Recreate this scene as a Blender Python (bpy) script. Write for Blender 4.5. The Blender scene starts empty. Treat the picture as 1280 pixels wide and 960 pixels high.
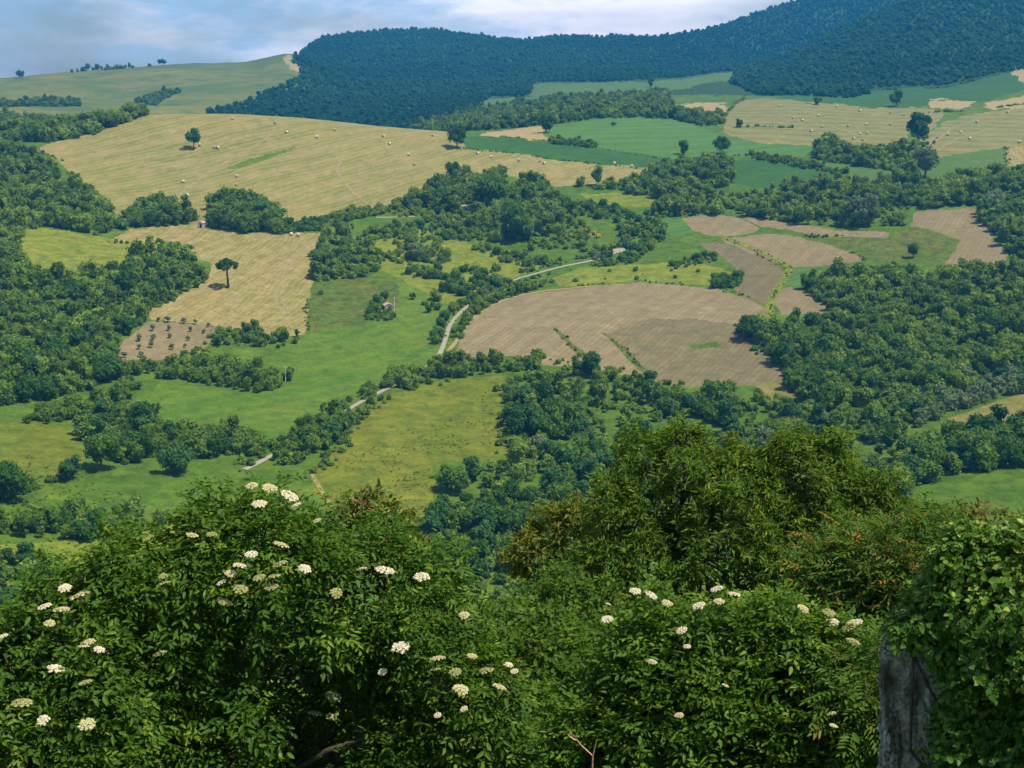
import bpy, math, random
import numpy as np
from mathutils import Vector
RNG = np.random.default_rng(7)
random.seed(7)
scn = bpy.context.scene
COL = scn.collection
R = math.radians
F = 1545.0            # focal length in photo pixels (photo is 1280 x 960)
PITCH = R(14.06)
EYE = 110.0

# ------------------------------------------------------------------ helpers
def tag(o, label=None, cat=None, group=None, kind=None):
    if label: o['label'] = label
    if cat: o['category'] = cat
    if group: o['group'] = group
    if kind: o['kind'] = kind
    return o

def mesh_np(name, V, faces, mats=(), midx=None, tone=None, smooth=False):
    """faces: list of int arrays (n,3) or (n,4)"""
    V = np.asarray(V, np.float32)
    me = bpy.data.meshes.new(name)
    me.vertices.add(len(V)); me.vertices.foreach_set('co', V.ravel())
    faces = [np.asarray(f, np.int32) for f in faces if len(f)]
    loops = np.concatenate([f.ravel() for f in faces])
    tot = np.concatenate([np.full(len(f), f.shape[1], np.int32) for f in faces])
    st = np.concatenate([[0], np.cumsum(tot)[:-1]]).astype(np.int32)
    me.loops.add(len(loops)); me.loops.foreach_set('vertex_index', loops)
    me.polygons.add(len(tot)); me.polygons.foreach_set('loop_start', st)
    me.polygons.foreach_set('loop_total', tot)
    if midx is not None: me.polygons.foreach_set('material_index', np.asarray(midx, np.int32))
    me.polygons.foreach_set('use_smooth', np.full(len(tot), bool(smooth)))
    if tone is not None:
        a = me.attributes.new('tone', 'FLOAT', 'POINT'); a.data.foreach_set('value', np.asarray(tone, np.float32))
    for m in mats: me.materials.append(m)
    me.update(calc_edges=True)
    return me

def link(name, me, parent=None, loc=None):
    o = bpy.data.objects.new(name, me); COL.objects.link(o)
    if parent: o.parent = parent
    if loc is not None: o.location = loc
    return o

def empty(name, loc):
    o = bpy.data.objects.new(name, None); COL.objects.link(o); o.location = loc
    o.empty_display_size = .3
    return o

def unit(v): return v / np.maximum(np.linalg.norm(v, axis=-1, keepdims=True), 1e-9)

def hash2(i, j, seed):
    n = (i * 374761393 + j * 668265263 + seed * 974634777) & 0xffffffff
    n = ((n ^ (n >> 13)) * 1274126177) & 0xffffffff
    return ((n ^ (n >> 16)) & 0xffff) / 65535.0
def vnoise(x, y, seed=0):
    i = np.floor(x).astype(np.int64); j = np.floor(y).astype(np.int64)
    fx = x - i; fy = y - j; fx = fx*fx*(3-2*fx); fy = fy*fy*(3-2*fy)
    a = hash2(i, j, seed); b = hash2(i+1, j, seed); c = hash2(i, j+1, seed); d = hash2(i+1, j+1, seed)
    return (a*(1-fx)+b*fx)*(1-fy)+(c*(1-fx)+d*fx)*fy*1.0 - .5

def inpoly(u, v, poly):
    u = np.asarray(u, float); v = np.asarray(v, float); res = np.zeros(u.shape, bool)
    n = len(poly)
    for k in range(n):
        x0, y0 = poly[k]; x1, y1 = poly[(k+1) % n]
        if y0 == y1: continue
        c = ((y0 > v) != (y1 > v)) & (u < (x1-x0)*(v-y0)/(y1-y0)+x0)
        res ^= c
    return res

# ------------------------------------------------------------------ camera maths
cp, sp = math.cos(PITCH), math.sin(PITCH)
def pix_dir(u, v):
    u = np.asarray(u, float); v = np.asarray(v, float)
    a = (u-640)/F; b = (480-v)/F
    dx = a; dy = cp + b*sp; dz = -sp + b*cp
    h = np.hypot(dx, dy)
    return np.arctan2(dx, dy), dz/h
def to_pix(x, y, z):
    z = z-EYE
    fwd = y*cp - z*sp; up = y*sp + z*cp
    fwd = np.where(fwd < .01, .01, fwd)
    return 640+F*x/fwd, 480-F*up/fwd
def at_dist(u, v, r):
    az, T = pix_dir(u, v)
    return np.array([r*math.sin(az), r*math.cos(az), EYE+T*r])

# ------------------------------------------------------------------ terrain
# each line: horizontal distance r, list of (u, v) in photo pixels measured along it
LINES = [
 (232, [(-900,765),(640,760),(2200,755)]),
 (285, [(-900,655),(640,650),(2200,655)]),
 (345, [(-900,565),(0,562),(640,560),(2200,562)]),
 (410, [(-900,470),(0,478),(640,480),(2200,482)]),
 (455, [(-900,400),(0,420),(300,428),(640,430),(2200,430)]),
 (530, [(-900,310),(0,345),(300,358),(640,360),(2200,352)]),
 (600, [(-900,240),(0,285),(200,298),(640,300),(2200,290)]),
 (670, [(-900,200),(0,240),(200,250),(640,250),(2200,240)]),
 (740, [(-900,170),(0,200),(100,198),(640,205),(900,212),(2200,205)]),
 (840, [(-900,150),(0,163),(60,165),(180,142),(290,141.5),(400,150),(500,160),(560,165),(620,170),(700,165),(800,170),(900,175),(1280,176),(2200,170)]),
 (940, [(-900,150),(0,166),(180,158),(290,158),(500,172),(600,162),(700,149),(800,147),(900,150),(1280,152),(2200,145)]),
 (1080, [(-900,140),(0,158),(180,165),(500,172),(600,152),(700,138),(800,132),(900,136),(1000,126),(1100,130),(1280,127),(2200,120)]),
 (1350, [(-900,128),(0,132),(180,142),(365,150),(450,158),(540,146),(600,131),(700,123),(800,117),(900,118),(1000,117),(1100,112),(1180,108),(1280,96),(2200,90)]),
 (1650, [(-900,115),(0,115),(180,112),(365,105),(400,118),(500,126),(600,118),(700,106),(800,101),(900,95),(960,100),(1000,92),(1100,70),(1200,50),(1280,55),(2200,70)]),
 (2000, [(-900,105),(0,97),(60,90),(120,86),(180,81.5),(240,80),(310,77),(365,66),(400,80),(450,92),(550,95),(700,92),(800,90),(880,90),(950,80),(1000,60),(1050,38),(1100,15),(1150,-6),(1200,-9),(1260,-1),(1300,0),(1500,15),(2200,60)]),
 (2300, [(-900,118),(0,112),(310,100),(365,80),(400,65),(450,68),(550,66),(700,68),(880,62),(950,75),(1050,60),(1200,40),(1400,45),(2200,70)]),
 (2750, [(-900,120),(0,118),(330,105),(362,78),(380,60),(400,46),(430,42),(500,39),(545,37),(600,45),(650,50),(700,46),(760,47),(830,47),(860,42),(900,32),(950,15),(980,5),(1010,-5),(1100,-22),(1300,-28),(1700,-10),(2200,40)]),
 (3250, [(-900,125),(0,123),(400,90),(2200,70)]),
 (3800, [(-900,125),(0,124),(400,100),(2200,100)]),
]
NEAR = [(0.3,-5.7),(1.0,-1.75),(3,-.74),(6,-.67),(10,-.63),(20,-.635),(60,-.585),(120,-.525),(180,-.485)]
AZ_IN = R(26.5)
azg = np.concatenate([np.linspace(-math.pi, -R(46), 28)[:-1], np.linspace(-R(46), -AZ_IN, 50)[:-1],
                      np.linspace(-AZ_IN, AZ_IN, 960), np.linspace(AZ_IN, R(46), 50)[1:], np.linspace(R(46), math.pi, 28)[1:]])
line_T = []
uu = np.linspace(-900, 2200, 800)
for r, pts in LINES:
    p = np.array(pts, float)
    # smooth interpolation in u (cosine-free: linear then box-smoothed)
    fine = np.interp(uu, p[:, 0], p[:, 1])
    k = np.hanning(13 if r > 1500 else 31); k /= k.sum()
    pad = len(k)//2
    fine = np.convolve(np.pad(fine, pad, mode='edge'), k, mode='valid')
    a, T = pix_dir(uu, fine)
    line_T.append(np.interp(azg, a, T))
kr = np.array([q[0] for q in NEAR] + [q[0] for q in LINES])
kT = np.vstack([np.full(len(azg), q[1]) for q in NEAR] + [t for t in line_T]).T      # (naz, nk)
# row distances: about one row per render pixel where the ground is seen
rows = [np.geomspace(.3, 232, 60)[:-1]]
for a, b, n in zip(kr[len(NEAR):-1], kr[len(NEAR)+1:], [95,80,75,45,60,52,42,38,36,16,20,26,28,40,34,44,16,10]):
    rows.append(np.linspace(a, b, n+1)[:-1])
rg = np.concatenate(rows + [[3800.]])
def pchip_rows(x, Y, xq):
    """monotone cubic along axis 1 of Y (m, k)"""
    h = np.diff(x); d = np.diff(Y, axis=1)/h
    m = np.zeros_like(Y)
    w1 = 2*h[1:]+h[:-1]; w2 = h[1:]+2*h[:-1]
    same = d[:, :-1]*d[:, 1:] > 0
    with np.errstate(divide='ignore', invalid='ignore'):
        hm = (w1+w2)/(w1/d[:, :-1]+w2/d[:, 1:])
    m[:, 1:-1] = np.where(same, hm, 0)
    m[:, 0] = d[:, 0]; m[:, -1] = d[:, -1]
    j = np.clip(np.searchsorted(x, xq, side='right')-1, 0, len(x)-2)
    t = (xq-x[j])/h[j]
    h00 = 2*t**3-3*t**2+1; h10 = t**3-2*t**2+t; h01 = -2*t**3+3*t**2; h11 = t**3-t**2
    return h00*Y[:, j]+h10*h[j]*m[:, j]+h01*Y[:, j+1]+h11*h[j]*m[:, j+1]
Tg = pchip_rows(np.log(kr), kT, np.log(rg))
GX = np.sin(azg)[:, None]*rg[None]; GY = np.cos(azg)[:, None]*rg[None]
amp = np.clip((rg-60)/200, 0, 1)*np.where(rg < 1200, 1, 2.2)
Zrel = Tg*rg[None]
Zrel = Zrel + amp*(1.5*vnoise(GX/70, GY/70, 1)+.6*vnoise(GX/23, GY/23, 2)+.22*vnoise(GX/8, GY/8, 3))
Zrel += 4.5*np.exp(-((GX-38)/55)**2-((GY-478)/42)**2)
Zrel += np.exp(-((rg-2400)/330)**2)*(26*vnoise(GX/240, GY/420, 5)+10*vnoise(GX/100, GY/170, 6))
Zrel += np.clip((rg-3)/20, 0, 1)*np.clip((300-rg)/200, 0, 1)*.6*vnoise(GX/5, GY/5, 4)
# straight behind the viewer the hilltop stays level instead of falling away
back = np.clip((np.abs(azg)-R(60))/R(60), 0, 1)[:, None]
Zrel = Zrel*(1-back) + np.maximum(Zrel, -1.75-.02*rg[None])*back
Tg = Zrel/rg[None]
GZ = Zrel+EYE
NAZ, NR = len(azg), len(rg)

def ground_z(x, y):
    x = np.asarray(x, float); y = np.asarray(y, float)
    az = np.arctan2(x, y); r = np.hypot(x, y)
    i = np.clip(np.searchsorted(azg, az)-1, 0, NAZ-2); j = np.clip(np.searchsorted(rg, r)-1, 0, NR-2)
    a = np.clip((az-azg[i])/(azg[i+1]-azg[i]), 0, 1); b = np.clip((r-rg[j])/(rg[j+1]-rg[j]), 0, 1)
    return (GZ[i,j]*(1-a)+GZ[i+1,j]*a)*(1-b)+(GZ[i,j+1]*(1-a)+GZ[i+1,j+1]*a)*b

def unproject(u, v, rmin=60.):
    """first hit of the sight line through photo pixel (u,v) with the ground beyond rmin"""
    u = np.atleast_1d(np.asarray(u, float)); v = np.atleast_1d(np.asarray(v, float))
    az, T = pix_dir(u, v)
    j0 = int(np.searchsorted(rg, rmin))
    out = np.full((len(u), 3), np.nan)
    for s in range(0, len(u), 20000):
        A = az[s:s+20000]; TT = T[s:s+20000]
        i = np.clip(np.searchsorted(azg, A)-1, 0, NAZ-2); a = ((A-azg[i])/(azg[i+1]-azg[i]))[:, None]
        col = Tg[i, j0:]*(1-a)+Tg[i+1, j0:]*a
        hit = col >= TT[:, None]
        ok = hit.any(1); j = np.maximum(hit.argmax(1), 1)
        k = np.arange(len(A))
        c0 = col[k, j-1]; c1 = col[k, j]
        t = np.clip((TT-c0)/np.where(np.abs(c1-c0) < 1e-9, 1, c1-c0), 0, 1)
        r = rg[j0+j-1]*(1-t)+rg[j0+j]*t
        r = np.where(ok, r, np.nan)
        out[s:s+20000] = np.stack([np.sin(A)*r, np.cos(A)*r, np.nan*r], 1)
    ok = np.isfinite(out[:, 0])
    out[ok, 2] = ground_z(out[ok, 0], out[ok, 1])
    return out
def gp(u, v, rmin=60.):
    for dv in range(0, 24, 2):          # just over a crest: step down onto it
        p = unproject([u], [v+dv], rmin)[0]
        if np.isfinite(p[0]): return p
    return p

# ------------------------------------------------------------------ materials
def newmat(name):
    m = bpy.data.materials.new(name); m.use_nodes = True
    nt = m.node_tree; nt.nodes.clear()
    return m, nt
def node(nt, t, **k):
    n = nt.nodes.new(t)
    for a, b in k.items():
        if a == 'inp':
            for q, w in b.items(): n.inputs[q].default_value = w
        else: setattr(n, a, b)
    return n
def c4(c): return (c[0], c[1], c[2], 1)
def mixc(nt, fac, a, b, mode='MIX'):
    n = node(nt, 'ShaderNodeMix', data_type='RGBA', blend_type=mode)
    for sock, val in ((0, fac), (6, a), (7, b)):
        if hasattr(val, 'links'): nt.links.new(val, n.inputs[sock])
        else: n.inputs[sock].default_value = val if sock == 0 else c4(val)
    return n.outputs[2]
def ramp(nt, src, lo, hi):
    n = node(nt, 'ShaderNodeMapRange', clamp=True); n.inputs[1].default_value = lo; n.inputs[2].default_value = hi
    nt.links.new(src, n.inputs[0]); return n.outputs[0]
def noise(nt, vec, scale, detail=4, rough=.6, dist=0.):
    n = node(nt, 'ShaderNodeTexNoise'); n.inputs['Scale'].default_value = scale
    n.inputs['Detail'].default_value = detail; n.inputs['Roughness'].default_value = rough; n.inputs['Distortion'].default_value = dist
    nt.links.new(vec, n.inputs['Vector']); return n.outputs['Fac']
def mth(nt, op, a, b=0.):
    n = node(nt, 'ShaderNodeMath', operation=op)
    for i, val in enumerate((a, b)):
        if hasattr(val, 'links'): nt.links.new(val, n.inputs[i])
        else: n.inputs[i].default_value = val
    return n.outputs[0]

def ground_mat(name, a, b, c, patch=.02, row=None, row_col=None, row_amt=0., row_deg=0., row_dist=6., blotch=(.45,.62), speck=.25, rough=.95, bump=.4, seed=0., ydist=1.):
    """a base, b patches, c small flecks; rows = worked strips across the field"""
    m, nt = newmat(name)
    geo = node(nt, 'ShaderNodeNewGeometry')
    mp = node(nt, 'ShaderNodeMapping', vector_type='POINT')
    mp.inputs['Location'].default_value = (seed*37.1, seed*11.7, 0); mp.inputs['Scale'].default_value = (1, ydist, .25)
    nt.links.new(geo.outputs['Position'], mp.inputs['Vector']); P = mp.outputs['Vector']
    n1 = noise(nt, P, patch, 6, .68, .9)
    n0 = noise(nt, P, patch*.3, 3, .55, .4)
    n4 = noise(nt, P, .22, 4, .7, .5)
    n2 = noise(nt, P, patch*6, 4, .65)
    n3 = noise(nt, P, .9, 3, .7)
    f1 = ramp(nt, mth(nt, 'ADD', mth(nt, 'MULTIPLY', n1, .62), mth(nt, 'MULTIPLY', n0, .38)), *blotch)
    col = mixc(nt, f1, a, b)
    f2 = mth(nt, 'MULTIPLY', ramp(nt, n2, .48, .66), .75)
    col = mixc(nt, f2, col, c)
    if row:
        rot = node(nt, 'ShaderNodeMapping', vector_type='POINT'); rot.inputs['Rotation'].default_value = (0, 0, R(row_deg))
        nt.links.new(geo.outputs['Position'], rot.inputs['Vector'])
        for sc_, am in ((1/row, row_amt), (1/(row*3.7), row_amt*.8)):
            w = node(nt, 'ShaderNodeTexWave', bands_direction='X', wave_profile='SIN')
            w.inputs['Scale'].default_value = sc_*.32; w.inputs['Distortion'].default_value = row_dist
            w.inputs['Detail'].default_value = 3; w.inputs['Detail Scale'].default_value = .25
            nt.links.new(rot.outputs['Vector'], w.inputs['Vector'])
            st = node(nt, 'ShaderNodeMapping', vector_type='POINT'); st.inputs['Scale'].default_value = (1.0/row, .05, .05)
            nt.links.new(rot.outputs['Vector'], st.inputs['Vector'])
            ns = noise(nt, st.outputs['Vector'], .8, 3, .6)
            fac = mth(nt, 'MULTIPLY', ramp(nt, mth(nt, 'ADD', mth(nt, 'MULTIPLY', w.outputs['Fac'], .5), mth(nt, 'MULTIPLY', ns, .6)), .42, .72), am)
            col = mixc(nt, fac, col, row_col)
    v = ramp(nt, mth(nt, 'ADD', mth(nt, 'MULTIPLY', n3, .4), mth(nt, 'MULTIPLY', n4, .6)), .3, .7)
    vv = node(nt, 'ShaderNodeMapRange'); vv.inputs[3].default_value = 1-1.35*speck; vv.inputs[4].default_value = 1+1.35*speck
    nt.links.new(v, vv.inputs[0])
    hsv = node(nt, 'ShaderNodeHueSaturation'); nt.links.new(vv.outputs[0], hsv.inputs['Value']); nt.links.new(col, hsv.inputs['Color'])
    bs = node(nt, 'ShaderNodeBsdfPrincipled'); bs.inputs['Roughness'].default_value = rough; bs.inputs['Specular IOR Level'].default_value = .15
    nt.links.new(hsv.outputs[0], bs.inputs['Base Color'])
    bp = node(nt, 'ShaderNodeBump'); bp.inputs['Strength'].default_value = bump; bp.inputs['Distance'].default_value = .5
    nt.links.new(mth(nt, 'ADD', n3, n2), bp.inputs['Height']); nt.links.new(bp.outputs[0], bs.inputs['Normal'])
    out = node(nt, 'ShaderNodeOutputMaterial'); nt.links.new(bs.outputs[0], out.inputs[0])
    return m

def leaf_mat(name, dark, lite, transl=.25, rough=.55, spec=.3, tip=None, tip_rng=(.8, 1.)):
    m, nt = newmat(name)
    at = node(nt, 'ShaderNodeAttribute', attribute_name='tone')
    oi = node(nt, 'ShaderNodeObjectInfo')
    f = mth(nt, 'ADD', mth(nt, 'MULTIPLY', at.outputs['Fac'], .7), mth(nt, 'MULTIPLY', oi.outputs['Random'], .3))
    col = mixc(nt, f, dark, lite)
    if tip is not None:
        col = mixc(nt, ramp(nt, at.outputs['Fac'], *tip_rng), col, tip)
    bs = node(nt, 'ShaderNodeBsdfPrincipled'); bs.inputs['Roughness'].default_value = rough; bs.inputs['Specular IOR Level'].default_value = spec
    nt.links.new(col, bs.inputs['Base Color'])
    tr = node(nt, 'ShaderNodeBsdfTranslucent')
    hs = node(nt, 'ShaderNodeHueSaturation'); hs.inputs['Hue'].default_value = .485; hs.inputs['Value'].default_value = 1.15
    nt.links.new(col, hs.inputs['Color']); nt.links.new(hs.outputs[0], tr.inputs['Color'])
    mx = node(nt, 'ShaderNodeMixShader'); mx.inputs[0].default_value = transl
    nt.links.new(bs.outputs[0], mx.inputs[1]); nt.links.new(tr.outputs[0], mx.inputs[2])
    out = node(nt, 'ShaderNodeOutputMaterial'); nt.links.new(mx.outputs[0], out.inputs[0])
    return m

def plain_mat(name, a, b, scale=6., rough=.85, bump=.3, stretch=(1,1,1)):
    m, nt = newmat(name)
    tc = node(nt, 'ShaderNodeTexCoord'); mp = node(nt, 'ShaderNodeMapping'); mp.inputs['Scale'].default_value = stretch
    nt.links.new(tc.outputs['Object'], mp.inputs['Vector'])
    n1 = noise(nt, mp.outputs['Vector'], scale, 6, .65)
    n2 = noise(nt, mp.outputs['Vector'], scale*7, 3, .6)
    col = mixc(nt, ramp(nt, mth(nt, 'ADD', mth(nt, 'MULTIPLY', n1, .7), mth(nt, 'MULTIPLY', n2, .3)), .36, .64), a, b)
    bs = node(nt, 'ShaderNodeBsdfPrincipled'); bs.inputs['Roughness'].default_value = rough; bs.inputs['Specular IOR Level'].default_value = .25
    nt.links.new(col, bs.inputs['Base Color'])
    bp = node(nt, 'ShaderNodeBump'); bp.inputs['Strength'].default_value = bump; bp.inputs['Distance'].default_value = .03
    nt.links.new(mth(nt, 'ADD', n1, n2), bp.inputs['Height']); nt.links.new(bp.outputs[0], bs.inputs['Normal'])
    out = node(nt, 'ShaderNodeOutputMaterial'); nt.links.new(bs.outputs[0], out.inputs[0])
    return m

G = {}
G['grass'] = ground_mat('grassland', (0.062,0.123,0.009), (0.103,0.152,0.013), (0.037,0.087,0.007), patch=.022, speck=.38, seed=1)
G['slope'] = ground_mat('hillside', (0.039,0.096,0.012), (0.078,0.160,0.019), (0.039,0.072,0.014), patch=.2, speck=.4, seed=2)
G['hay'] = ground_mat('hay_stubble', (0.199,0.186,0.047), (0.128,0.152,0.027), (0.250,0.196,0.078), patch=.014, blotch=(.38,.62), row=5., row_col=(0.293,0.230,0.093), row_amt=.4, row_deg=38, row_dist=11., speck=.2, seed=3, ydist=.6)
G['hay2'] = ground_mat('hay_stubble_pine', (0.198,0.158,0.050), (0.150,0.155,0.032), (0.282,0.230,0.090), patch=.035, row=2.4, row_col=(0.317,0.260,0.104), row_amt=.36, row_deg=12, row_dist=16., speck=.26, seed=4)
G['hay3'] = ground_mat('hay_stubble_far', (.15,.155,.042), (.085,.13,.028), (.215,.185,.07), patch=.018, blotch=(.36,.6), row=7., row_col=(0.262,0.214,0.083), row_amt=.45, row_deg=-60, row_dist=12., speck=.18, seed=5)
G['plough'] = ground_mat('ploughed_soil', (0.206,0.163,0.086), (0.262,0.209,0.111), (0.164,0.141,0.070), patch=.02, row=2.2, row_col=(0.170,0.133,0.067), row_amt=.5, row_deg=28, row_dist=2.5, speck=.2, seed=6)
G['ploughd'] = ground_mat('ploughed_soil_dark', (0.155,0.127,0.060), (0.190,0.156,0.076), (0.126,0.127,0.054), patch=.02, row=2.2, row_col=(0.120,0.098,0.054), row_amt=.4, row_deg=28, row_dist=2.5, speck=.22, seed=7)  # darker brown version of the ploughed soil
G['tan'] = ground_mat('bare_soil', (0.297,0.230,0.097), (0.267,0.214,0.083), (0.327,0.260,0.119), patch=.03, speck=.18, seed=8)
G['crop'] = ground_mat('green_crop', (0.054,0.129,0.022), (0.073,0.147,0.027), (0.044,0.115,0.019), patch=.016, speck=.15, row=5., row_col=(0.099,0.202,0.046), row_amt=.3, row_deg=70, seed=9)
G['cropd'] = ground_mat('dense_crop', (0.031,0.094,0.016), (0.043,0.110,0.018), (0.025,0.082,0.013), patch=.02, speck=.2, seed=10)
G['croppale'] = ground_mat('pale_crop', (0.072,0.135,0.026), (0.061,0.121,0.022), (0.090,0.143,0.032), patch=.02, speck=.16, seed=11)
G['meadow'] = ground_mat('dry_meadow', (0.110,0.136,0.010), (0.160,0.161,0.016), (0.065,0.105,0.008), patch=.024, speck=.4, seed=12)
G['bright'] = ground_mat('bright_meadow', (0.062,0.136,0.010), (0.111,0.160,0.014), (0.044,0.103,0.009), patch=.022, speck=.34, seed=13, row=9., row_col=(0.111,0.156,0.014), row_amt=.4, row_deg=40, row_dist=14.)
G['yellow'] = ground_mat('yellow_meadow', (0.142,0.176,0.017), (0.189,0.193,0.022), (0.077,0.132,0.013), patch=.035, speck=.34, seed=14)
G['dark'] = ground_mat('heathy_meadow', (0.072,0.112,0.013), (0.111,0.114,0.024), (0.045,0.081,0.009), patch=.05, speck=.5, seed=15)
G['farhill'] = ground_mat('far_grass_hill', (0.086,0.124,0.020), (0.193,0.174,0.039), (0.063,0.104,0.017), patch=.006, speck=.16, seed=16)
G['forestfloor'] = ground_mat('forest_floor', (0.025,0.060,0.012), (0.035,0.075,0.016), (0.020,0.045,0.010), patch=.02, speck=.3, seed=17)
G['brown'] = ground_mat('brown_earth', (0.168,0.143,0.036), (0.130,0.150,0.028), (0.247,0.173,0.061), patch=.05, speck=.3, seed=18)
G['worn'] = ground_mat('worn_track', (.25,.205,.10), (.22,.185,.085), (.28,.23,.125), patch=.05, speck=.2, seed=21)
G['road'] = plain_mat('road_gravel', (.24,.215,.165), (.34,.305,.24), 1.2)

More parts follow.
